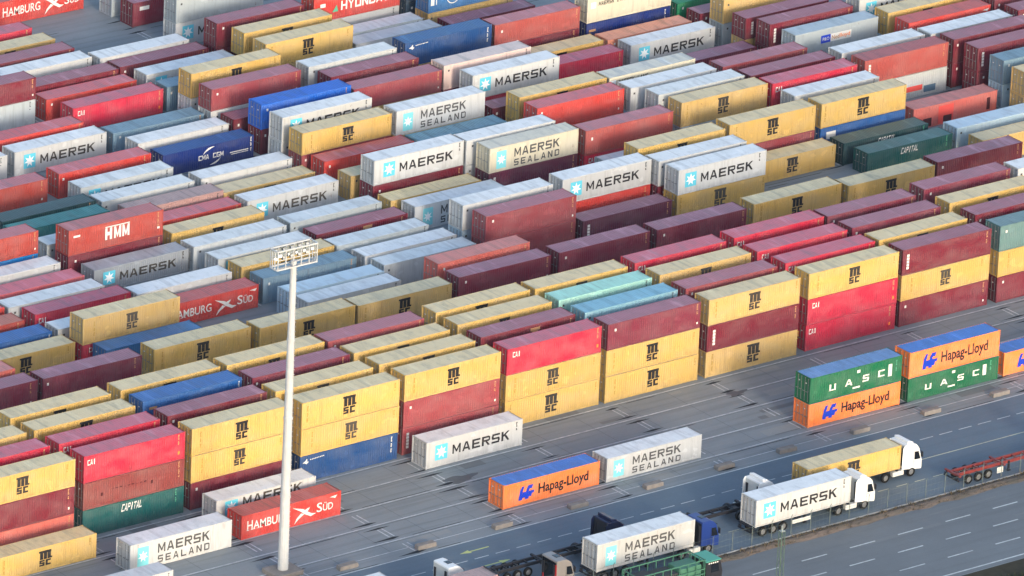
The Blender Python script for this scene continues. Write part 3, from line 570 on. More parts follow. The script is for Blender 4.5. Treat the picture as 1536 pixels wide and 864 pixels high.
# ------------------------------------------------------------------ stacks of the yard
# (bay, row, styles bottom to top, heights, x, y of the front edge's left corner)
STACKS = [
 (-5,0,['Rs', 'M', 'Y'],[2.9, 2.9, 2.9],-65.75,-0.01),
 (-5,1,['', '', 'K'],[2.9, 2.9, 2.9],-65.95,4.06),
 (-5,2,['', '', 'Y'],[2.9, 2.9, 2.9],-66.00,8.04),
 (-4,0,['CG', 'BD', 'K'],[2.9, 2.9, 2.9],-52.51,-0.03),
 (-4,1,['', '', 'K'],[2.9, 2.9, 2.9],-52.79,3.90),
 (-4,2,['', '', 'Y'],[2.9, 2.9, 2.9],-52.90,8.00),
 (-4,3,['', '', 'Y'],[2.9, 2.9, 2.9],-53.16,11.81),
 (-3,0,['M', 'Y', 'Y'],[2.9, 2.9, 2.9],-39.45,0.00),
 (-3,1,['', '', 'M'],[2.9, 2.9, 2.9],-39.58,4.02),
 (-3,2,['', '', 'Bl'],[2.9, 2.9, 2.9],-39.52,8.37),
 (-3,3,['', '', 'Y'],[2.9, 2.9, 2.9],-39.69,11.92),
 (-2,0,['BE', 'Y', 'Y'],[2.9, 2.9, 2.9],-26.18,-0.33),
 (-2,1,['', '', 'Y'],[2.9, 2.9, 2.9],-26.66,3.53),
 (-2,2,['', '', 'Mp'],[2.9, 2.9, 2.9],-26.56,7.63),
 (-2,3,['', '', 'Y'],[2.9, 2.9, 2.9],-26.79,11.68),
 (-1,0,['RMb', 'RM', 'Y'],[2.9, 2.9, 2.9],-13.04,0.08),
 (-1,1,['', '', 'Y'],[2.9, 2.9, 2.9],-13.51,3.79),
 (-1,2,['', '', 'Y'],[2.9, 2.9, 2.9],-13.91,7.56),
 (-1,3,['', '', 'RM'],[2.9, 2.9, 2.9],-14.28,11.46),
 (0,0,['Y', 'Y', 'K'],[2.9, 2.9, 2.9],0.03,0.16),
 (0,1,['', '', 'Mt'],[2.9, 2.9, 2.9],-0.32,4.16),
 (0,2,['', '', 'Y'],[2.9, 2.9, 2.9],-0.27,8.14),
 (0,3,['', '', 'Y'],[2.9, 2.9, 2.9],-0.19,11.97),
 (1,0,['Y', 'Y', 'Mv'],[2.9, 2.9, 2.9],12.95,0.04),
 (1,1,['', '', 'LB'],[2.9, 2.9, 2.9],12.95,3.92),
 (1,2,['', '', 'TQ'],[2.9, 2.9, 2.9],12.77,8.01),
 (1,3,['', '', 'Y'],[2.9, 2.9, 2.9],12.55,11.80),
 (2,0,['Yd', 'Mb', 'Yd'],[2.9, 2.9, 2.9],26.08,-0.14),
 (2,1,['', '', 'RM'],[2.9, 2.9, 2.9],25.98,3.59),
 (2,2,['', '', 'Yd'],[2.9, 2.9, 2.9],26.05,8.04),
 (2,3,['', '', 'K'],[2.9, 2.9, 2.9],25.92,12.06),
 (3,0,['K', 'K', 'Y'],[2.9, 2.9, 2.9],39.65,0.09),
 (3,1,['', '', 'K'],[2.9, 2.9, 2.9],39.42,3.79),
 (3,2,['', '', 'K'],[2.9, 2.9, 2.9],38.98,7.87),
 (3,3,['', '', 'K'],[2.9, 2.9, 2.9],39.32,12.17),
 (4,0,['M', 'Y', 'Mb'],[2.9, 2.9, 2.9],52.43,0.12),
 (4,1,['', '', 'Y'],[2.9, 2.9, 2.9],52.08,3.71),
 (4,2,['', '', 'Mv'],[2.9, 2.9, 2.9],51.90,7.91),
 (4,3,['', '', 'Mv'],[2.9, 2.9, 2.9],51.78,11.86),
 (5,0,['M', 'Y', 'TG'],[2.9, 2.9, 2.9],65.75,0.00),
 (5,1,['', '', 'M'],[2.9, 2.9, 2.9],65.62,4.02),
 (5,2,['', '', 'Y'],[2.9, 2.9, 2.9],65.50,8.04),
 (5,3,['', '', 'Mv'],[2.9, 2.9, 2.9],65.73,12.63),
 (6,3,['', '', 'W'],[2.9, 2.9, 2.9],78.52,12.06),
 (-4,6,['', 'Mp'],[2.9, 2.9],-53.29,24.40),
 (-4,7,['', 'PK'],[2.9, 2.9],-53.49,28.14),
 (-3,6,['', 'Mv'],[2.9, 2.9],-40.52,24.24),
 (-3,9,['Y'],[2.9],-40.15,36.53),
 (-3,10,['Bl'],[2.9],-40.51,40.23),
 (-3,11,['OB'],[2.9],-41.20,44.24),
 (-3,12,['R'],[2.9],-40.97,48.24),
 (-2,6,['Z2', 'Y'],[2.9, 2.9],-26.47,24.68),
 (-2,8,['Bs'],[2.9],-26.58,32.91),
 (-2,9,['K', 'Yd'],[2.59, 2.9],-27.47,35.87),
 (-2,10,['W'],[2.9],-27.57,40.20),
 (-2,11,['K'],[2.9],-27.29,44.81),
 (-2,12,['Ws'],[2.9],-28.57,47.80),
 (-2,13,['PR'],[2.59],-28.32,51.84),
 (-2,14,['W'],[2.9],-28.83,55.53),
 (-2,15,['AZ', 'B'],[2.59, 2.59],-28.95,59.55),
 (-1,6,['', 'Y'],[2.9, 2.9],-13.80,23.77),
 (-1,10,['HS'],[2.59],-14.17,40.16),
 (-1,11,['W'],[2.9],-14.96,43.87),
 (-1,13,['MG'],[2.59],-14.53,52.31),
 (-1,14,['M', 'HM'],[2.9, 2.9],-15.05,56.35),
 (-1,15,['Wg'],[2.9],-15.05,60.30),
 (-1,16,['TE'],[2.9],-15.79,65.07),
 (-1,17,['DG'],[2.9],-15.31,68.34),
 (-1,19,['B'],[2.9],-16.08,76.31),
 (-1,21,['W'],[2.9],-15.81,84.42),
 (0,6,['', 'Yd'],[2.59, 2.9],-1.03,24.02),
 (0,8,['W'],[2.9],-1.06,32.70),
 (0,9,['Wb'],[2.9],-1.06,35.64),
 (0,10,['GB'],[2.9],-1.11,40.51),
 (0,11,['Y'],[2.9],-1.18,44.37),
 (0,12,['MT'],[2.9],-1.94,47.49),
 (0,13,['Ws'],[2.9],-2.11,51.72),
 (0,14,['Y'],[2.9],-1.85,56.12),
 (0,15,['R'],[2.59],-2.02,60.13),
 (0,16,['PD'],[2.9],-1.82,63.70),
 (0,17,['Ws'],[2.9],-2.87,67.59),
 (0,18,['MT'],[2.9],-2.45,72.12),
 (0,19,['R'],[2.9],-2.12,76.74),
 (0,21,['MK'],[2.9],-2.53,84.59),
 (0,22,['R'],[2.9],-2.95,88.44),
 (0,24,['Wg', 'M'],[2.9, 2.59],-3.44,96.96),
 (1,6,['', 'Mv'],[2.9, 2.9],12.24,24.27),
 (1,7,['', 'SR'],[2.9, 2.9],12.66,28.47),
 (1,9,['Ws'],[2.9],12.07,36.93),
 (1,10,['MK'],[2.9],11.87,40.08),
 (1,11,['Wg'],[2.9],11.06,43.98),
 (1,12,['Mt'],[2.59],11.59,48.40),
 (1,13,['Wg'],[2.9],10.75,51.96),
 (1,15,['MK'],[2.9],10.58,59.55),
 (1,16,['Yd'],[2.59],10.37,63.57),
 (1,17,['W'],[2.9],10.24,67.59),
 (1,19,['CM'],[2.59],11.26,76.12),
 (1,20,['W'],[2.9],10.50,79.83),
 (1,21,['GB'],[2.59],10.46,84.42),
 (1,23,['K'],[2.9],10.61,92.38),
 (1,24,['R'],[2.59],10.13,96.82),
 (1,25,['M'],[2.9],10.00,100.14),
 (1,26,['W'],[2.9],9.65,104.82),
 (1,27,['M'],[2.9],9.60,108.18),
 (1,28,['Yd'],[2.59],9.92,112.40),
 (1,29,['K'],[2.59],9.68,116.67),
 (2,6,['', 'Mv'],[2.9, 2.9],25.54,24.28),
 (2,9,['RM', 'RM'],[2.9, 2.9],25.29,36.67),
 (2,10,['Wb', 'W'],[2.9, 2.9],25.11,40.54),
 (2,12,['SL'],[2.9],25.03,48.81),
 (2,13,['Y'],[2.59],24.39,52.20),
 (2,14,['M', 'MK'],[2.9, 2.9],24.88,56.10),
 (2,15,['Yn'],[2.9],24.57,59.72),
 (2,16,['R'],[2.9],24.71,64.80),
 (2,17,['RM', 'Y'],[2.59, 2.59],24.13,68.20),
 (2,18,['W', 'MK'],[2.9, 2.9],24.13,71.91),
 (2,19,['M', 'BB'],[2.9, 2.9],24.48,76.25),
 (2,20,['M'],[2.9],23.76,80.40),
 (2,21,['W', 'RM'],[2.9, 2.59],23.09,83.69),
 (2,22,['W', 'Y'],[2.9, 2.9],23.52,88.15),
 (2,23,['GB'],[2.9],23.38,92.47),
 (2,24,['MK'],[2.9],23.65,96.79),
 (2,25,['M'],[2.59],23.04,101.07),
 (2,26,['W'],[2.9],22.25,103.78),
 (2,31,['HS'],[2.9],22.37,124.63),
 (3,6,['', 'Mv'],[2.9, 2.9],38.53,24.02),
 (3,9,['Md'],[2.9],38.00,36.00),
 (3,10,['R', 'MK'],[2.9, 2.9],38.93,40.95),
 (3,13,['Md', 'SY'],[2.9, 2.9],37.86,52.48),
 (3,14,['W', 'W'],[2.9, 2.9],37.17,55.76),
 (3,16,['LD'],[2.9],37.25,64.45),
 (3,17,['Yn', 'SL'],[2.59, 2.9],36.54,67.59),
 (3,19,['Z2', 'RM'],[2.59, 2.59],37.08,76.23),
 (3,20,['', 'M'],[2.59, 2.59],37.19,80.70),
 (3,21,['', 'Ws'],[2.59, 2.9],36.49,83.89),
 (3,23,['Z2', 'Y'],[2.59, 2.9],36.65,92.26),
 (3,24,['', 'Y'],[2.59, 2.9],36.69,96.37),
 (3,25,['Z1', 'M'],[2.59, 2.9],35.86,100.53),
 (3,27,['MK', 'Wg'],[2.9, 2.9],36.03,108.55),
 (3,29,['Mx'],[2.9],35.77,116.59),
 (3,30,['Wg'],[2.9],35.65,120.61),
 (4,6,['', 'Y'],[2.9, 2.9],52.13,24.51),
 (4,9,['Y', 'MK'],[2.9, 2.9],51.49,36.62),
 (4,10,['Z1', 'W'],[2.9, 2.9],51.32,39.88),
 (4,11,['', 'Y'],[2.9, 2.9],51.71,44.10),
 (4,12,['Wg'],[2.9],51.08,48.24),
 (4,13,['K', 'Rd'],[2.59, 2.9],50.71,51.98),
 (4,15,['', 'R'],[2.59, 2.9],50.43,60.35),
 (4,16,['Yn', 'Y'],[2.59, 2.9],50.85,64.09),
 (4,17,['M'],[2.9],50.44,68.34),
 (4,18,['K', 'MK'],[2.59, 2.9],50.53,72.21),
 (4,19,['Z1', 'PW'],[2.59, 2.9],49.69,76.39),
 (4,21,['Z2', 'BE'],[2.59, 2.9],50.30,84.41),
 (4,23,['Wr'],[2.9],49.61,92.69),
 (4,24,['Wg'],[2.9],49.22,95.74),
 (4,25,['W', 'HY'],[2.9, 2.9],49.43,100.51),
 (5,6,['', 'Y'],[2.59, 2.9],64.90,24.01),
 (5,10,['Y'],[2.59],64.62,40.41),
 (5,11,['RM', 'Y'],[2.9, 2.9],64.93,44.55),
 (5,13,['Z3', 'Yd'],[2.9, 2.9],64.71,52.74),
 (5,14,['', 'Ws'],[2.9, 2.9],64.07,56.08),
 (5,15,['', 'W'],[2.59, 2.9],63.26,60.01),
 (5,16,['', 'ML'],[2.59, 2.9],63.21,63.76),
 (5,19,['K'],[2.59],62.95,76.27),
 (5,20,['Y'],[2.59],63.01,80.03),
 (5,21,['Z1', 'Rd'],[2.59, 2.59],63.09,84.59),
 (5,23,['M'],[2.9],62.83,92.47),
 (5,24,['Yn', 'HB'],[2.9, 2.9],62.71,96.49),
 (5,25,['DS', 'DS'],[2.9, 2.9],62.58,100.51),
 (6,6,['', 'M'],[2.59, 2.9],77.83,24.46),
 (6,9,['CG'],[2.59],78.01,36.33),
 (6,10,['CD'],[2.59],77.71,40.14),
 (6,11,['BW', 'Y'],[2.9, 2.9],77.82,44.35),
 (6,12,['', 'W'],[2.59, 2.9],77.37,48.55),
 (6,13,['', 'K'],[2.9, 2.9],77.19,52.22),
 (6,14,['', 'M'],[2.59, 2.9],77.19,56.11),
 (6,15,['', 'RM'],[2.59, 2.59],76.86,60.61),
 (6,17,['Mv'],[2.9],76.15,68.63),
 (6,19,['MK'],[2.9],76.22,76.22),
 (6,20,['OR'],[2.59],75.61,79.69),
 (6,21,['NV', 'ML'],[2.9, 2.9],76.24,84.42),
 (7,8,['Yn'],[2.9],91.04,32.16),
 (7,9,['Wb'],[2.9],91.05,36.56),
 (7,11,['SP'],[2.59],91.24,44.24),
 (7,13,['PX', 'RU'],[2.9, 2.9],90.77,52.50),
 (7,14,['', 'W'],[2.59, 2.9],90.64,56.42),
 (7,16,['Z3', 'PO'],[2.59, 2.59],90.38,64.36),
 (7,17,['M', 'Mb'],[2.59, 2.9],89.63,68.00),
 (7,18,['Yn', 'Mb'],[2.59, 2.59],89.02,71.61),
 (7,19,['Wg', 'Yn'],[2.9, 2.9],89.64,76.38),
 (7,20,['M'],[2.9],89.51,80.40),
 (7,21,['G'],[2.9],89.39,84.42),
 (8,10,['Yn', 'Yn'],[2.9, 2.9],103.93,40.20),
 (8,11,['Wb', 'GB'],[2.9, 2.9],104.35,44.47),
 (8,12,['M', 'Mb'],[2.9, 2.9],104.43,48.99),
 (8,13,['M', 'M'],[2.9, 2.9],103.93,52.68),
 (8,14,['', 'W'],[2.59, 2.9],103.39,56.09),
 (8,15,['', 'HS'],[2.59, 2.9],103.57,60.18),
 (8,16,['', 'Y'],[2.59, 2.9],103.71,63.97),
 (8,17,['', 'MK'],[2.9, 2.9],103.04,68.34),
 (9,14,['', 'M'],[2.9, 2.9],116.57,56.28),
 (9,15,['', 'M'],[2.9, 2.9],116.45,60.30),
 (-5,-1,['Y'],[2.59],-66.22,-4.60),
 (-4,-2,['SL'],[2.9],-53.42,-9.49),
 (-3,-1,['MH'],[2.9],-39.87,-5.00),
 (-3,-2,['HS'],[2.59],-39.49,-8.75),
 (-5,-4,['Wr'],[2.9],-65.44,-16.44),
 (-1,-1,['MK'],[2.9],-13.22,-4.17),
 (-1,-4,['HL'],[2.59],-12.81,-16.40),
 (0,-4,['SL'],[2.59],0.29,-16.44),
 (2,-4,['HL', 'UA'],[2.59, 2.9],26.74,-16.21),
 (3,-4,['UA', 'HL'],[2.59, 2.9],39.91,-16.29),
 (4,-4,['HL'],[2.59],53.08,-16.09),
]
PLACED = []           # dict per container for the labels
def place_stacks():
    rnd = random.Random(3)
    for i, j, lv, hs, x, y in STACKS:
        z = 0
        for n, (c, h) in enumerate(zip(lv, hs)):
            if c:
                o = place_container(c, h, (x+HL+rnd.uniform(-.03, .03)*(n < len(lv)-1), y+HW+rnd.uniform(-.03, .03)*(n < len(lv)-1), z+.005))
                PLACED.append(dict(o=o, c=c, i=i, j=j, n=n, top=n == len(lv)-1, N=len(lv)))
            z += h+.012
    label_containers()

def cw(c): return ST[c][2]
def label_containers():
    S = {(p['i'], p['j'], p['n']): p for p in PLACED}
    tops = {(p['i'], p['j']): p for p in PLACED if p['top']}
    for p in PLACED:
        i, j, n = p['i'], p['j'], p['n']; a = {}
        st = ST[p['c']]; p['base'] = ((st[3]+' ') if st[3] else '')+st[2]
        up = S.get((i, j, n+1)); dn = S.get((i, j, n-1))
        if up: a['under'] = 'underneath a %s one' % cw(up['c'])
        if dn: a['on'] = 'resting on a %s one' % cw(dn['c'])
        if not dn and n == 0 and j < 0: a['on'] = 'standing on the ground'
        l = tops.get((i-1, j)); r = tops.get((i+1, j))
        if p['top'] or j == 0 or j == -4:
            def same(q, ii): return S.get((ii, j, n)) if (j in (0, -4)) else q
            l = same(l, i-1); r = same(r, i+1)
            if l and r: a['betw'] = 'between %s and %s ones' % (cw(l['c']), cw(r['c']))
            elif r: a['nextr'] = 'next to a %s one at its far end' % cw(r['c'])
            elif l: a['nextl'] = 'next to a %s one at its door end' % cw(l['c'])
            f = next((tops[(i, j-k)] for k in (1, 2) if (i, j-k) in tops), None)
            b = next((tops[(i, j+k)] for k in (1, 2) if (i, j+k) in tops), None)
            if f and p['top']: a['front'] = 'just behind a %s one' % cw(f['c'])
            if b and p['top']: a['back'] = 'just in front of a %s one' % cw(b['c'])
        else:
            f = tops.get((i, j-1)) or tops.get((i, j-2))
            if f: a['front'] = 'just behind a %s one' % cw(f['c'])
            if l and r: a['betw'] = 'between the %s and %s stacks' % (cw(l['c']), cw(r['c']))
        p['a'] = a
    for p in PLACED:                                   # far neighbours, for those the near ones leave alike
        i, j, n = p['i'], p['j'], p['n']
        t = tops.get((i, j)); a = p['a']
        for nm, di, dj, w in (('f2', 0, -2, 'two rows behind a %s one'), ('b2', 0, 2, 'two rows in front of a %s one'), ('bl', -1, 1, 'past a %s one in the row behind'), ('fl', -1, -1, 'diagonally behind a %s one'), ('br', 1, 1, 'diagonally in front of a %s one')):
            q = tops.get((i+di, j+dj))
            if q: a[nm] = w % cw(q['c'])
    import itertools
    order = ['under', 'on', 'front', 'back', 'betw', 'nextr', 'nextl', 'fl', 'br', 'f2', 'b2', 'bl']
    for p in PLACED:
        ks = [k for k in order if k in p['a']]; best = None
        for m in range(1, 5):
            for sub in itertools.combinations(ks, min(m, len(ks))):
                hit = [q for q in PLACED if q['base'] == p['base'] and all(q['a'].get(k) == p['a'][k] for k in sub)]
                lab = p['base']+' container '+', '.join(p['a'][k] for k in sub)
                nw = len(lab.split())
                if len(hit) == 1 and nw <= 16 and (best is None or nw < best[0]): best = (nw, lab)
            if best: break
        if (i_j := (p['i'], p['j'], p['n'])) in OWN: lab = OWN[i_j]
        elif best: lab = best[1]
        else:
            rows = sorted({q['j'] for q in PLACED if q['i'] == p['i']})
            lab = '%s container in row %d from the road, %d along from the frame edge' % (p['base'], rows.index(p['j'])+1, p['i']+6)
            UNRES.append(lab)
        p['o']['label'] = lab; p['lab'] = lab
UNRES = []
OWN = {(-4, 7, 1): 'salmon container mostly hidden behind the plum one nearest the frame edge',
       (-1, 6, 1): 'black-lettered yellow container passing behind the floodlight mast, beside a dull yellow one',
       (2, 31, 0): 'swoosh-lettered red container standing beyond the open dark asphalt, cut by the frame corner',
       (3, 6, 1): 'plum container between plum and yellow ones, behind a column of three crimson roofs',
       (4, 6, 1): 'black-lettered yellow container between plum and yellow ones, before a white star-lettered stack',
       (5, 6, 1): 'black-lettered yellow container between yellow and maroon ones, before the two dark green containers',
       (6, 6, 1): 'maroon container at the frame edge, next to a yellow one, before a pale blue roof'}

# ------------------------------------------------------------------ trucks
def truck_mats():
    global CABW, CABB, CABN, CABS, GLASS, TYRE, RIM, CHAS, CHRED, SKIRT, REDT, GREENT, TEALR, LAMP, AMBER
    CABW = plain('cab_paint_white', (226, 228, 230), .32, .5, var=.08); CABB = plain('cab_paint_blue', (28, 54, 124), .3, .5, var=.15); CABN = plain('cab_paint_navy', (20, 28, 62), .35, .5, var=.15)
    CABS = plain('cab_paint_silver', (138, 134, 134), .35, .5, .2, var=.15); GLASS = plain('dark_window_glass', (18, 22, 30), .08, .6, var=0); TYRE = plain('tyre_rubber', (26, 26, 28), .85, .2)
    RIM = plain('wheel_steel', (150, 152, 156), .4, .5, .6); CHAS = plain('chassis_dark_steel', (30, 32, 42), .6, .4); CHRED = plain('chassis_red_paint', (132, 52, 50), .5, .4, var=.5); SKIRT = plain('pale_side_skirt', (206, 208, 206), .45, .4)
    REDT = plain('red_trim', (196, 44, 48), .45, .4); GREENT = plain('green_frame_paint', (70, 120, 100), .55, .4, var=.3); TEALR = plain('teal_roof_paint', (76, 158, 138), .5, .4, var=.2)
    LAMP = plain('lamp_lens', (210, 212, 214), .2, .5, var=0); AMBER = plain('amber_lens', (230, 130, 40), .3, .5, var=0)

_W = {}
def wheel(parent, x, y, r=.50, wd=.30, out=-1):
    if 'w' not in _W:
        n = 20; t = MB()
        pr = [(.62, -.5), (.90, -.5), (1, -.38), (1, .38), (.90, .5), (.62, .5)]
        for i in range(n):
            a0, a1 = 2*math.pi*i/n, 2*math.pi*(i+1)/n
            for (ra, ya), (rb, yb) in zip(pr, pr[1:]):
                t.quad(*[(rr*r*math.cos(a), yy*wd, rr*r*math.sin(a)) for rr, yy, a in ((ra, ya, a0), (ra, ya, a1), (rb, yb, a1), (rb, yb, a0))])
        _W['w'] = t.mesh('tyre', (TYRE,))
        m = MB(); m.tube((0, -wd*.32, 0), (0, wd*.32, 0), .60*r, 16); m.tube((0, -wd*.5, 0), (0, -wd*.32, 0), .22*r, 10, r2=.30*r)
        for i in range(8):
            a = 2*math.pi*i/8; m.tube((.40*r*math.cos(a), -wd*.36, .40*r*math.sin(a)), (.40*r*math.cos(a), -wd*.32, .40*r*math.sin(a)), .06*r, 6)
        _W['r'] = m.mesh('rim', (RIM,))
    e = bpy.data.objects.new('wheel', _W['w']); COL.objects.link(e); e.parent = parent; e.location = (x, y, r)
    k = bpy.data.objects.new('rim', _W['r']); COL.objects.link(k); k.parent = e
    if out > 0: e.rotation_euler = (0, 0, math.pi)
    return e

def cab(root, x0, paintm, H=3.55, spoiler=True, trim=None, length=2.25, style=0):
    """a cab-over tractor cab whose back wall stands at x0, nose to +x"""
    w = 1.22; x1 = x0+length
    m = MB(); m.prism([(x0, .95), (x1-.06, .60), (x1, .75), (x1, 1.65), (x1-.06, 1.75), (x1-.42, 2.95), (x1-.75, H-.22), (x1-1.15, H), (x0+.05, H-.02), (x0, H-.12)], -w, w)
    b = link('cab', m.mesh('cab_body', (paintm,), bevel=.07), root)
    g = MB()
    for s in (-1, 1):
        ys = s*(w+.006); q = [(x1-1.02, ys, 1.78), (x1-.20, ys, 1.74), (x1-.50, ys, 2.62), (x1-1.02, ys, 2.66)]
        g = MB(); g.quad(*(q if s < 0 else q[::-1])); q2 = [(p[0], s*(w-.02), p[2]) for p in q]; g.quad(*q2)
        link('side_window', g.mesh('side_window', (GLASS,)), b)
    g = MB(); off = .012
    g.quad((x1-.065+off, -w+.12, 1.78), (x1-.065+off, w-.12, 1.78), (x1-.40+off, w-.14, 2.86), (x1-.40+off, -w+.14, 2.86)); link('windscreen', g.mesh('windscreen', (GLASS,)), b)
    g = MB()
    for z in (.95, 1.12, 1.29): g.box(x1+.002, x1+.02, -.8, .8, z, z+.09)
    link('grille', g.mesh('grille', (CHAS,)), b)
    for s in (-1, 1):
        g = MB(); ya, yb = sorted((s*1.16, s*.82)); g.box(x1-.01, x1+.025, ya, yb, .78, .95); link('headlight', g.mesh('headlight', (LAMP,), bevel=.01), b)
        g = MB(); ya, yb = sorted((s*(w+.04), s*(w+.30))); g.box(x1-.22, x1-.12, ya, yb, 2.0, 2.55); g.box(x1-.26, x1-.2, min(s*w, s*(w+.25)), max(s*w, s*(w+.25)), 2.6, 2.64); link('mirror', g.mesh('mirror', (CHAS,), bevel=.015), b)
    g = MB()                                                          # seams and door handle
    for s in (-1, 1):
        ya, yb = sorted((s*(w+.002), s*(w+.012))); g.box(x1-1.12, x1-1.095, ya, yb, .95, 2.75); g.box(x1-1.05, x1-.85, ya, yb, 1.60, 1.65)
    link('door_trim', g.mesh('door_trim', (CHAS if paintm is not CABN else SKIRT,)), b)
    if spoiler:
        g = MB(); g.prism([(x0+.35, H-.02), (x1-1.05, H+.005), (x1-1.35, H+.20), (x0+.42, H+.30), (x0+.35, H+.28)], -w+.16, w-.16); link('roof_spoiler', g.mesh('roof_spoiler', (paintm,), bevel=.05), b)
        for s in (-1, 1):
            g = MB(); g.prism([(x0-.36, 1.0), (x0, .95), (x0, H-.04), (x0-.08, H-.02), (x0-.32, H-.35)], *sorted((s*(w-.06), s*(w-.0)))); link('side_fairing', g.mesh('side_fairing', (paintm,), bevel=.02), b)
    g = MB(); g.box(x0-.02, x0-.004, -w+.1, w-.1, 1.05, H-.2); link('rear_wall', g.mesh('rear_wall', (SKIRT if paintm in (CABW,) else CHAS,)), b)
    g = MB(); g.box(x0-.12, x0-.022, -1.0, -.72, 1.25, H-.45); g.box(x0-.10, x0-.022, .72, 1.0, 1.6, H-.6); link('air_intake', g.mesh('air_intake', (CHAS,), bevel=.01), b)
    g = MB(); g.prism([(x1-.42, 2.93), (x1-.22, 2.86), (x1-.22, 2.90), (x1-.45, 3.0)], -w+.1, w-.1); link('sun_visor', g.mesh('sun_visor', (GLASS,)), b)
    g = MB(); g.box(x0+.55, x0+1.15, -.35, .35, H-.015, H+.02 if not spoiler else H+.0); link('roof_hatch', g.mesh('roof_hatch', (GLASS,), bevel=.01), b)
    if trim:
        g = MB(); g.box(x0-.05, x0-.024, -w+.02, -w+.24, .98, H-.4); g.box(x0-.05, x0-.024, w-.42, w-.28, .98, 2.2)
        k = MB(); k.box(x0-.034, x0-.021, -w+.26, w-.14, 1.0, H-.22); link('rear_panel', k.mesh('rear_panel', (GLASS,)), b); link('red_trim', g.mesh('red_trim', (trim,)), b)
    fm = MB(); fm.box(x0-3.6, x1-.35, -.48, -.36, .72, .98); fm.box(x0-3.6, x1-.35, .36, .48, .72, .98)
    for q in (-3.4, -2.2, -.4, 1.2): fm.box(x0+q, x0+q+.14, -.36, .36, .74, .94)
    fm.box(x0-2.9, x0-2.0, -.45, .45, .982, 1.08); link('tractor_frame', fm.mesh('tractor_frame', (CHAS,)), root)
    g = MB(); g.box(x0-1.5, x0-.05, -w-.0, -w+.5, .42, .93); link('fuel_tank', g.mesh('fuel_tank', (SKIRT,), bevel=.08), root)
    g = MB(); g.box(x0-1.5, x0-.05, w-.5, w, .42, .93); link('fuel_tank', g.mesh('fuel_tank', (SKIRT,), bevel=.08), root)
    for s in (-1, 1):
        wheel(root, x1-1.30, s*1.07, out=s)
        wheel(root, x0-2.35, s*1.02, wd=.3, out=s)
        g = MB(); ya, yb = sorted((s*1.22, s*.90))
        g.prism([(x0-2.35+.58*math.cos(R(a)), .5+.58*math.sin(R(a))) for a in range(10, 171, 20)]+[(x0-2.35+.54*math.cos(R(a)), .5+.54*math.sin(R(a))) for a in range(170, 9, -20)], ya, yb); link('mudguard', g.mesh('mudguard', (CHAS,)), root)

def skeletal(root, x0, x1, m, z=1.18, axles=3, locks=True, skirt=None):
    """a skeletal container semi-trailer from x0 (rear) to x1"""
    g = MB()
    for s in (-1, 1): ya, yb = sorted((s*.42, s*.60)); g.box(x0+.25, x1, ya, yb, z-.34, z-.02)
    n = int((x1-x0)/1.15)
    for k in range(n): xx = x0+.5+k*(x1-x0-.8)/max(1, n-1); g.box(xx, xx+.12, -.42, .42, z-.22, z-.05)
    for xx in (x0+.02, x0+5.9, x1-.25):
        g.box(xx, xx+.22, -1.2, 1.2, z-.20, z-.004)
    link('trailer_frame', g.mesh('trailer_frame', (m,)), root)
    g = MB(); g.box(x0-.05, x0+.03, -1.2, 1.2, .48, .66); g.box(x0-.06, x0-.04, -1.1, -.75, .74, .9); g.box(x0-.06, x0-.04, .75, 1.1, .74, .9); g.box(x0-.02, x0+.1, -.9, -.8, .6, z-.1); g.box(x0-.02, x0+.1, .8, .9, .6, z-.1)
    link('rear_bumper', g.mesh('rear_bumper', (CHAS,)), root)
    for k in range(axles):
        for s in (-1, 1): wheel(root, x0+1.3+1.31*k, s*1.05, out=s)
    g = MB(); g.box(x0+6.9, x0+7.1, -.75, -.6, .15, z-.1); g.box(x0+6.9, x0+7.1, .6, .75, .15, z-.1); g.box(x0+6.8, x0+7.2, -.85, -.5, .08, .16); g.box(x0+6.8, x0+7.2, .5, .85, .08, .16); link('support_leg', g.mesh('support_legs', (CHAS,)), root)
    if skirt: g = MB(); g.box(x0+5.0, x0+7.4, -1.22, -1.16, .52, .92); link('side_guard', g.mesh('side_guard', (skirt,), bevel=.02), root)
TR = 'container trucks on the terminal road'
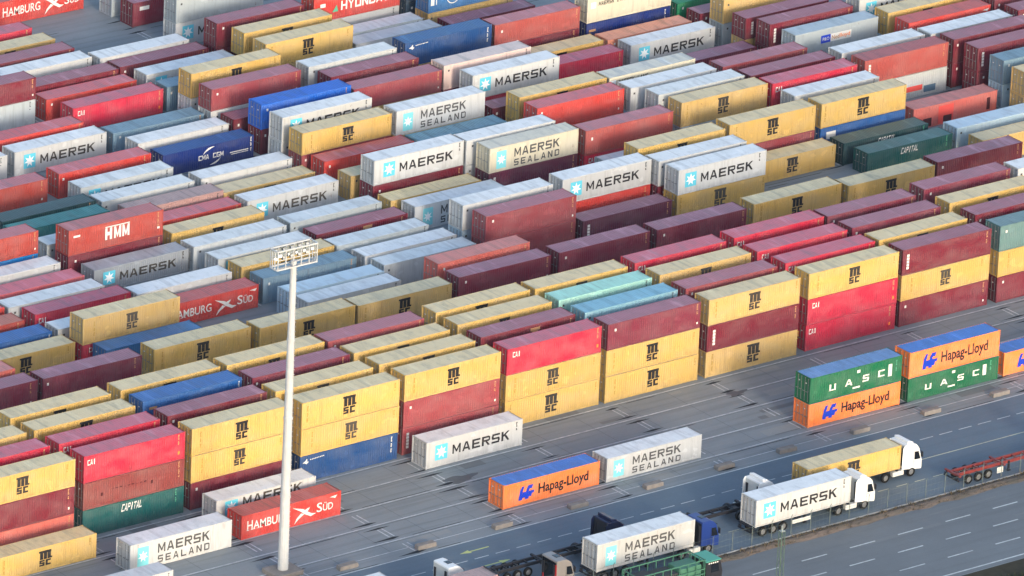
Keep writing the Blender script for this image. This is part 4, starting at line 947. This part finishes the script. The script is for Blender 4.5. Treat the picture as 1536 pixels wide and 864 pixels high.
def trucks():
    def T(label, X, y, paintm, cabx, H=3.55, spo=True, trim=None, tr=None, trm=None, skirt=None):
        t = thing('container_truck', label, 'truck', (X, y, .005), TR)
        cab(t, cabx-X, paintm, H, spo, trim)
        if tr: skeletal(t, tr[0]-X, tr[1]-X, trm or CHAS, skirt=skirt)
        return t
    T('white-cabbed truck carrying a yellow container along the far lane', 13.95, -30.32, CABW, 26.75, 3.6, tr=(13.75, 26.0), skirt=None)
    T('white-cabbed truck carrying a clean white star-lettered container beside the fence', 4.1, -34.3, CABW, 17.3, 3.5, tr=(3.9, 16.3), skirt=SKIRT)
    T('blue-cabbed truck carrying a stained white two-line container beside the fence', -16.15, -34.6, CABB, -3.0, 3.5, False, tr=(-16.35, -3.9))
    T('navy-cabbed truck with an empty dark trailer behind the blue-cabbed truck', -24.7, -29.8, CABN, -10.95, 3.5, tr=(-24.7, -12.2))
    T('silver-cabbed truck with red trim and a trailer carrying a short pinkish container', -35.2, -34.5, CABS, -21.05, 3.45, False, REDT, tr=(-35.2, -22.6))
    T('white-cabbed truck with an empty dark trailer, half hidden by the clean white container', -5.2, -30.0, CABW, 8.15, 3.5, tr=(-5.2, 7.1))
    T('white-cabbed truck near the mast, its trailer cut off by the frame edge', -44.5, -30.2, CABW, -31.1, 3.5, False, tr=(-44.5, -32.2))
    g = 'containers carried by trucks'
    for st, L, h, loc, lab in (('Y', 12.192, 2.59, (20.04, -30.32, 1.20), 'yellow container with stained roof on the truck in the far lane'),
                               ('MK', 12.192, 2.896, (10.2, -34.3, 1.20), 'clean white star-lettered container on the truck beside the fence'),
                               ('SL', 12.192, 2.896, (-10.05, -34.6, 1.20), 'stained two-line lettered container on the blue-cabbed truck'),
                               ('PD', 6.058, 2.59, (-31.4, -34.5, 1.20), 'short pinkish container on the silver-cabbed truck'),
                               ('W', 6.058, 2.59, (-40.7, -30.2, 1.20), 'short white container at the frame edge on the truck near the mast')):
        o = place_container(st, h, loc, L); o['label'] = lab; o['group'] = g
    # red skeletal trailer with its tractor beyond the frame
    t = thing('container_truck', 'truck with an empty red skeletal trailer beyond the fence', 'truck', (30.1, -35.0, .005), TR)
    skeletal(t, 0, 12.4, CHRED, skirt=None)
    b = MB(); b.box(5.0, 5.8, -1.22, -1.16, .35, .98); link('white_box', b.mesh('white_box', (SKIRT,), bevel=.02), t)
    cab(t, 13.6, CABN, 3.5, False)
    # stake-sided truck on the public road
    t = thing('stake_truck', 'green stake-sided truck with a teal cab roof on the public road', 'truck', (-16.5, -41.4, .005))
    g = MB()
    for s in (-1, 1):
        y = s*1.2
        for z in (1.25, 1.75, 2.25, 3.2): g.box(0, 8.5, y-.035, y+.035, z-.05, z+.05)
        for k in range(9): g.box(k*1.05, k*1.05+.07, y-.045, y+.045, 1.1, 3.25)
    for xx in (.03, 8.4):
        for z in (1.75, 2.25, 3.2): g.box(xx, xx+.06, -1.16, 1.16, z-.05, z+.05)
        for k in range(4): g.box(xx, xx+.07, -1.0+.66*k, -.94+.66*k, 1.1, 3.2)
    link('stake_side', g.mesh('stake_sides', (GREENT,)), t)
    g = MB(); g.box(0, 8.5, -1.2, 1.2, .98, 1.1); link('load_bed', g.mesh('load_bed', (CHAS,), bevel=.01), t)
    for k, (a, b_, h) in enumerate(((.3, 2.6, 1.55), (2.9, 5.3, 1.35), (5.6, 8.2, 1.6))):
        g = MB(); g.box(a, b_, -1.0, 1.0, 1.11, 1.11+h); link('load_crate', g.mesh('load_crate', (plain('dark_crate', (54, 58, 60), .8), )if k != 2 else (GREENT,), bevel=.06), t)
    g = MB(); g.prism([(8.7, .6), (10.7, .55), (10.78, 1.5), (10.5, 2.62), (10.25, 2.78), (8.75, 2.8), (8.7, 2.7)], -1.15, 1.15); c = link('cab', g.mesh('stake_truck_cab', (CHAS,), bevel=.06), t)
    g = MB(); g.box(8.62, 10.5, -1.22, 1.22, 2.80, 2.90); link('roof_panel', g.mesh('roof_panel', (TEALR,), bevel=.03), c)
    for s in (-1, 1): g = MB(); y = s*1.162; g.quad((9.3, y, 1.6), (10.35, y, 1.6), (10.2, y, 2.45), (9.3, y, 2.5)); link('side_window', g.mesh('side_window', (GLASS,)), c)
    d = Decal(); 
    for q in range(5): d.rect(8.95+.26*q, 9.12+.26*q, 2.55, 2.68, 0)
    link('side_marking', d.mesh('side_marking', (WHT,)), c, (0, -1.165, 0))
    g = MB(); g.box(.3, 10.4, -.45, -.33, .7, .95); g.box(.3, 10.4, .33, .45, .7, .95); link('chassis_frame', g.mesh('chassis_frame', (CHAS,)), t)
    for s in (-1, 1):
        for xx in (1.7, 2.95, 9.5): wheel(t, xx, s*1.0, out=s)
# ------------------------------------------------------------------ ground
def sheet(x0, x1, y0, y1, z, n=1):
    return MB().quad((x0, y0, z), (x1, y0, z), (x1, y1, z), (x0, y1, z))
def asphalt(name, rgb, patch, streak=.3):
    a = NT(name); c = lin(rgb)
    p = a.coords((1, 1, 1), False, True)
    n1 = a.noise(p, .09, 5, .6); col = a.mix(a.ramp(n1, .3, .7, 0, .55), c, lin(patch))
    sv = a.coords((.035, 1.1, 1), False, True); n2 = a.noise(sv, 1.0, 6, .65)
    col = a.mix(a.ramp(n2, .5, .74, 0, streak), col, tuple(v*.38 for v in c))
    col = a.mix(a.ramp(n2, .22, .42, streak*.5, 0), col, tuple(min(1, v*1.5) for v in c))
    n3 = a.noise(p, 3.0, 6, .7); col = a.mix(a.ramp(n3, .35, .7, 0, .22), col, tuple(v*.6 for v in c))
    n4 = a.noise(p, .45, 5, .7); col = a.mix(a.ramp(n4, .66, .74, 0, .4), col, tuple(v*.35 for v in c))
    return a.out(col, a.ramp(n1, .3, .7, .6, .85), .35, bump=n3, bumpd=.01)
def worn_paint(name, rgb, wear=.5):
    a = NT(name); c = lin(rgb); p = a.coords((1, 1, 1), False, True)
    n = a.noise(p, 2.2, 6, .7); m = a.noise(p, .22, 3)
    f = a.math('ADD', a.ramp(n, .40, .62, 0, wear), a.ramp(m, .4, .65, 0, wear*.7))
    return a.out(a.mix(f, c, lin((112, 118, 128))), .7, .3)

def ground():
    yard = asphalt('yard_asphalt', (138, 145, 150), (119, 126, 132), .55); road = asphalt('road_asphalt', (102, 118, 132), (91, 107, 122), .22)
    hw = asphalt('highway_asphalt', (112, 118, 124), (100, 106, 113), .3)
    structure('ground', sheet(-2500, 2500, -2500, 2500, 0).mesh('ground', (yard,)))
    structure('road', sheet(-400, 400, -36.9, -20.75, .004).mesh('road', (road,)))
    a = NT('verge_soil'); p = a.coords((.5, 1, 1), False, True); n = a.noise(p, .8, 7, .7)
    col = a.mix(a.ramp(n, .35, .65), lin((126, 112, 104)), lin((92, 90, 84))); n2 = a.noise(p, 2.4, 6, .7); col = a.mix(a.ramp(n2, .52, .66, 0, .8), col, lin((66, 60, 58)))
    vm = a.out(col, .95, .1, bump=n2, bumpd=.12)
    v = MB(); rnd = random.Random(5); xs = [-140+2.0*k for k in range(141)]
    ya = [-36.95 for _ in xs]; yb = [-38.55+rnd.uniform(-.25, .25) for _ in xs]
    for k in range(140):
        for q in range(4):
            f0, f1 = q/4, (q+1)/4; hz = (.02, .14, .20, .10, .008)
            v.quad((xs[k], yb[k]*(1-f0)+ya[k]*f0, hz[q] if q else .006), (xs[k+1], yb[k+1]*(1-f0)+ya[k+1]*f0, hz[q] if q else .006), (xs[k+1], yb[k+1]*(1-f1)+ya[k+1]*f1, hz[q+1]), (xs[k], yb[k]*(1-f1)+ya[k]*f1, hz[q+1]))
    structure('verge', v.mesh('verge', (vm,)))
    structure('highway', sheet(-400, 400, -53.4, -36.9, .004).mesh('highway', (hw,)))
    kerb = plain('kerb_concrete', (150, 154, 158), .8, .2)
    kb = MB(); 
    for k in range(140): kb.box(-140+2*k, -140+2*k+1.97, -36.95, -36.80, 0, .12)
    structure('kerb', kb.mesh('kerb', (kerb,)))
    WP = worn_paint('road_paint_white', (206, 212, 214), .35); YP = worn_paint('road_paint_yellow', (206, 214, 128), .3); YW = worn_paint('road_paint_pale_yellow', (206, 206, 176), .4); FP = worn_paint('yard_paint_faded', (206, 210, 214), .45)
    m = MB(); z = .0085
    def r(x0, x1, y0, y1, mi): m.quad((x0, y0, z), (x1, y0, z), (x1, y1, z), (x0, y1, z), m=mi)
    r(-140, 140, -20.92, -20.76, 0)
    for k in range(-54, 54):
        x = -2.3+2.60*k
        if x < -23.5 or x > -24: r(x-2.1+0, x-.35, -24.72, -24.60, 0)
    r(24, 140, -28.80, -28.64, 1)
    for k in range(-50, 50): r(22.3+2.42*k, 23.7+2.42*k, -32.85, -32.73, 1)
    def arrow(xt, xh, y):
        s = 1 if xh > xt else -1
        m.quad(*([(xt, y-.09, z+.001), (xh-s*1.2, y-.09, z+.001), (xh-s*1.2, y+.09, z+.001), (xt, y+.09, z+.001)][::s])); m.mi[-1] = 2
        m.quad(*([(xh-s*1.25, y-.36, z+.0015), (xh, y, z+.0015), (xh-s*1.25, y+.36, z+.0015)][::s])); m.mi[-1] = 2
    arrow(-19.55, -23.15, -22.95); arrow(-23.15, -19.6, -26.57)
    for y, x0 in ((-42.28, 4.62), (-45.72, 1.75), (-49.3, 5.2)):
        for k in range(-22, 22): r(x0+6.2*k, x0+6.2*k+3.25, y-.09, y+.09, 0)
    r(-140, 140, -52.75, -52.55, 0)
    structure('road_markings', m.mesh('road_markings', (WP, YW, YP)))
    # yard: pale row lines, slot ticks, straddle-carrier rubber
    m = MB(); z = .0045
    for j in range(-5, 0): m.quad((-140, j*4.02+3.2, z), (140, j*4.02+3.2, z), (140, j*4.02+3.37, z), (-140, j*4.02+3.37, z))
    m.quad((-140, -18.95, z), (140, -18.95, z), (140, -18.85, z), (-140, -18.85, z))
    rub = MB(); rnd = random.Random(11)
    for j in list(range(-5, 0))+list(range(4, 30)):
        for i in range(-7, 9):
            X = i*13.15-.127*j-.45; Y = j*4.02
            if j < 0 or j % 2 == 0:
                for dx in (-.33, .25): m.quad((X+dx, Y+.2, z), (X+dx+.15, Y+.2, z), (X+dx+.15, Y+2.3, z), (X+dx, Y+2.3, z))
            for yy in (Y-.12, Y+2.5):
                if rnd.random() < .82:
                    a = rnd.uniform(.9, 2.9); b = rnd.uniform(.6, 1.6); k = rnd.uniform(.12, .28)
                    rub.quad((X-a, yy-.02, .0042), (X-.2, yy-k, .0042), (X+b, yy-.01, .0042), (X+.1, yy+k, .0042))
            if rnd.random() < .55:
                a = rnd.uniform(1, 9); yy = Y+rnd.choice((-.5, 2.9)); rub.quad((X+2, yy, .0043), (X+2+a, yy-.05, .0043), (X+2+a+.6, yy+.04, .0043), (X+2.2, yy+.08, .0043))
    structure('yard_markings', m.mesh('yard_markings', (FP,)))
    structure('tyre_marks', rub.mesh('tyre_marks', (plain('tyre_rubber_on_asphalt', (46, 50, 57), .8, .2, var=.4),)))
    oil = MB()
    for cx, cy, s in ((-11.6, -7.8, 1.5), (26.4, -4.9, 1.0)):
        pts = []
        for k in range(22): t = 2*math.pi*k/22; rr = s*(1+.28*math.sin(3*t+cx)+.18*math.sin(5*t)); pts.append((cx+1.2*rr*math.cos(t), cy+.55*rr*math.sin(t), .0052))
        oil.quad(*pts)
    sj = MB()
    for k in range(-24, 20): sj.quad((k*6.1+1.9, -18.8, .0038), (k*6.1+1.94, -18.8, .0038), (k*6.1+1.94, 0, .0038), (k*6.1+1.9, 0, .0038))
    for j in range(-5, 1): sj.quad((-140, j*4.02-1.05, .0037), (140, j*4.02-1.05, .0037), (140, j*4.02-1.0, .0037), (-140, j*4.02-1.0, .0037))
    structure('slab_joints', sj.mesh('slab_joints', (plain('joint_sealant', (92, 97, 106), .8, .2, var=.3),)))
    pa = MB()
    for k in range(34):
        x, y = rnd.uniform(-60, 60), rnd.uniform(-19, -.5); w, h = rnd.uniform(1.0, 5.5), rnd.uniform(.5, 1.5); pa.quad((x, y, .0030+.00002*k), (x+w, y, .0030+.00002*k), (x+w, y+h, .0030+.00002*k), (x, y+h, .0030+.00002*k), m=k % 2)
    for k in range(16):
        x, y = rnd.uniform(-50, 60), rnd.uniform(-52, -39.5); w, h = rnd.uniform(3, 14), rnd.uniform(.15, .5); pa.quad((x, y, .0060+.00002*k), (x+w, y, .0060+.00002*k), (x+w, y+h, .0060+.00002*k), (x, y+h, .0060+.00002*k), m=0)
    structure('asphalt_patches', pa.mesh('asphalt_patches', (asphalt('patch_dark', (118, 122, 126), (106, 111, 116), .3), asphalt('patch_pale', (146, 149, 150), (134, 138, 140), .3))))
    structure('oil_stain', oil.mesh('oil_stain', (plain('oil_stain', (82, 88, 98), .5, .4, var=.5),)))

# ------------------------------------------------------------------ furniture of the yard
def furniture():
    conc = plain('barrier_concrete', (142, 136, 132), .9, .2, var=.55, sc=1.6)
    b = MB(); b.prism([(-1.1, 0), (1.1, 0), (1.1, .34), (1.04, .46), (-1.04, .46), (-1.1, .34)], -.36, .36); me = b.mesh('concrete_block', (conc,), bevel=.035)
    near = {-4: 'near the mast foot, nearest to the frame edge', -3: 'second from the mast foot', -2: 'behind the left-pointing yellow road arrow', -1: 'in front of the orange container beside the two-line container',
            0: 'by the orange end of the gap before the two-line container', 1: 'in front of the two-line container beside orange', 2: 'in front of the open yard beyond the two-line container', 3: 'in front of the orange lower container of the stacked pair',
            4: 'in front of the green lower container of the stacked pair', 5: 'in front of the single orange container at the frame edge'}
    xs = [-35.67, -26.07, -16.54, -7.01, 2.58, 11.79, 19.9, 29.61, 39.08, 48.38]
    lab = ['pale concrete block closest to the foot of the white mast', 'pale concrete block beside the road behind the white truck cab', 'pale concrete block behind the yellow arrow pointing away from the trucks',
           'pale concrete block in front of the lone orange container', 'pale concrete block before the white container next to the lone orange one', 'pale concrete block past the free end of the two-line white container',
           'pale concrete block behind the clean white truck, before the stacked orange and green pair', 'pale concrete block in front of the lower orange container of the stacked pairs', 'pale concrete block in front of the lower green container of the stacked pairs', 'pale concrete block in front of the single orange container by the frame edge']
    for x, l in zip(xs, lab):
        o = link('concrete_block', me, None, (x+1.1, -19.75, .0), (0, 0, random.uniform(-.03, .03))); o['label'] = l; o['category'] = 'concrete block'; o['group'] = 'concrete blocks along the yard edge'
    # fence
    fs = plain('fence_steel', (112, 124, 124), .6, .4, .3)
    t = thing('wire_fence', 'grey wire mesh fence on thin posts between the truck lane and the verge', 'fence', (0, -36.65, 0))
    pm = MB(); pm.tube((0, 0, 0), (0, 0, 2.05), .035, 8); pm.tube((0, 0, 2.05), (0, -.18, 2.3), .03, 6); pm = pm.mesh('fence_post', (fs,))
    for k in range(-19, 26): link('post', pm, t, (k*2.5+.3, 0, 0))
    w = MB()
    for z in (.15, .75, 1.35, 1.98): w.tube((-50, .04, z), (66, .04, z), .010, 4)
    for k in range(-100, 132): w.tube((k*.5, .04, .1), (k*.5, .04, 1.98), .0035, 3)
    link('wire_mesh', w.mesh('wire_mesh', (fs,), fix=False), t)
    # floodlight mast
    mp = plain('mast_paint_white', (194, 196, 198), .5, .4, var=.3); dk = plain('floodlight_body', (70, 72, 76), .5, .4)
    t = thing('floodlight_mast', 'tall white floodlight mast with a caged lamp platform, standing in the yard', 'light mast', (-40.74, -17.44, 0))
    g = MB(); 
    for k in range(8): z0, z1 = 33*k/8, 33*(k+1)/8; g.tube((0, 0, z0), (0, 0, z1), .54-.24*k/8, 14, r2=.54-.24*(k+1)/8)
    for k in range(1, 4): z = 33*k/4; g.tube((0, 0, z-.12), (0, 0, z+.12), .56-.24*k/4+.03, 14)
    link('pole', g.mesh('mast_pole', (mp,)), t)
    g = MB(); 
    for k in range(64): g.box(.53-.23*k/64, .60-.23*k/64, -.2, .2, 1+.5*k, 1.03+.5*k)
    link('ladder', g.mesh('ladder', (mp,)), t)
    g = MB(); g.box(-1.6, 1.6, -1.3, 1.3, 0, .5); link('base', g.mesh('mast_base', (conc,), bevel=.08), t)
    g = MB(); X, Y, Z0, Z1 = 2.4, .6, 32.6, 34.5
    for z in (Z0, Z1):
        for y in (-Y, Y): g.box(-X, X, y-.06, y+.06, z-.07, z+.07)
        for x in (-X, X): g.box(x-.06, x+.06, -Y+.06, Y-.06, z-.06, z+.06)
    for k in range(6):
        x = -X+.06+(2*X-.12)*k/5
        for y in (-Y, Y): g.box(x-.04, x+.04, y-.045, y+.045, Z0+.07, Z1-.07)
    for y in (-.2, .2):
        for x in (-X, X): g.box(x-.04, x+.04, y-.04, y+.04, Z0+.06, Z1-.06)
    for y in (-Y, Y): g.box(-X, X, y-.03, y+.03, Z0+.95, Z0+1.02)
    g.box(-X+.06, X-.06, -.10, .10, Z0-.18, Z0-.08); g.box(-.10, .10, -Y+.06, Y-.06, Z0-.16, Z0-.07)
    link('lamp_platform', g.mesh('lamp_platform', (mp,)), t)
    l = MB(); l.prism([(-.2, -.16), (.2, -.16), (.15, .14), (-.15, .14)], -.05, .12); l.box(-.17, .17, -.075, -.052, -.13, .11, m=1); l.tube((0, .2, -.1), (0, .35, .45), .03, 6); l = l.mesh('floodlight', (dk, LAMP))
    k = 0
    for y, zz in ((-Y+.25, Z0+1.35), (Y-.2, Z0+.75), (Y-.2, Z1-.3)):
        for q in range(5):
            x = -1.9+.95*q
            link('floodlight', l, t, (x, y, zz), (R(-20), 0, R(12*((q*3+k) % 5-2)))); k += 1
    # lattice pole at the near edge of the public road
    gm = plain('pole_green_steel', (88, 110, 100), .6, .4, .2, var=.3)
    t = thing('lattice_pole', 'slim green-grey lattice pole at the near side of the public road', 'pole', (-11.0, -57.4, 0))
    g = MB(); H = POLE_H
    for x in (-.24, .24):
        for y in (-.24, .24): g.tube((x*1.17, y*1.17, 0), (x*.85, y*.85, H), .04, 6)
    n = int(H/.7)
    for k in range(n):
        z0, z1 = H*k/n, H*(k+1)/n; s0 = .28*(1-.27*k/n); s1 = .28*(1-.27*(k+1)/n); f = 1 if k % 2 else -1
        for s in (-1, 1): g.tube((-f*s0, s*s0, z0), (f*s1, s*s1, z1), .018, 4); g.tube((s*s0, -f*s0, z0), (s*s1, f*s1, z1), .018, 4)
    link('mast_lattice', g.mesh('pole_lattice', (gm,), fix=False), t)
    g = MB(); g.box(-.22, .22, -.22, .22, H, H+.08); g.tube((0, 0, H+.08), (0, 0, H+.55), .09, 10); link('pole_cap', g.mesh('pole_cap', (plain('insulator_grey', (150, 158, 156), .4),)), t)
    g = MB(); g.box(-.5, .5, -.5, .5, 0, .25); link('footing', g.mesh('footing', (conc,), bevel=.04), t)
    # dry weeds on the verge, rough growth past the public road
    rnd = random.Random(21)
    def tufts(name, mats, n, box, hmin, hmax, wid, lab, cat):
        g = MB()
        for k in range(n):
            x = rnd.uniform(*box[:2]); y = rnd.uniform(*box[2:]); h0 = rnd.uniform(hmin, hmax)*(.5+.5*abs(math.sin(x*.37)+.5*math.sin(x*1.7)))
            for q in range(9):
                a = rnd.uniform(0, 6.28); sp = rnd.uniform(.05, .32)*wid; h = h0*rnd.uniform(.5, 1); dx, dy = math.cos(a), math.sin(a); b = .03*wid
                p0 = (x+dx*sp*.3, y+dy*sp*.3); p1 = (x+dx*sp*1.7, y+dy*sp*1.7)
                g.quad((p0[0]-dy*b, p0[1]+dx*b, .05), (p0[0]+dy*b, p0[1]-dx*b, .05), (p1[0], p1[1], .05+h), m=rnd.randrange(len(mats)))
        o = link(name, g.mesh(name, mats, fix=False)); o['label'] = lab; o['category'] = cat; o['kind'] = 'stuff'
    d1 = plain('dry_weed', (150, 128, 98), .9, .1, var=.4); d2 = plain('dark_weed', (74, 70, 56), .9, .1, var=.4); d3 = plain('rough_green', (52, 60, 48), .9, .1, var=.4)
    tufts('weeds', (d1, d2, d2), 1500, (-60, 75, -38.3, -37.1), .12, .45, 1.0, 'dry brown weeds and litter along the verge under the fence', 'weeds')
    tufts('undergrowth', (d2, d3, d3), 3500, (-20, 80, -62, -56.2), .25, .7, 1.6, 'dark rough undergrowth past the near edge of the public road', 'undergrowth')
    structure('soil', sheet(-400, 400, -120, -53.5, .006).mesh('soil', (plain('dark_soil', (70, 66, 56), .95, .1, var=.6),)))
POLE_H = 12.4

def haze():
    m = bpy.data.materials.new('haze_air'); m.use_nodes = True; t = m.node_tree; t.nodes.clear()
    o = t.nodes.new('ShaderNodeOutputMaterial'); v = t.nodes.new('ShaderNodeVolumePrincipled')
    v.inputs['Color'].default_value = (.70, .84, 1.0, 1); v.inputs['Density'].default_value = HAZE; v.inputs['Anisotropy'].default_value = .35
    t.links.new(v.outputs[0], o.inputs['Volume'])
    g = MB(); g.box(-900, 700, -900, 600, -1, 365); o = link('haze', g.mesh('haze', (m,))); o['kind'] = 'stuff'; o['label'] = 'thin pale haze hanging over the whole terminal'; o['category'] = 'haze'
HAZE = 0.000025
def main():
    setup_view(); make_lettering_mats(); truck_mats()
    ground(); place_stacks(); trucks(); furniture()
    if HAZE: haze()
main()
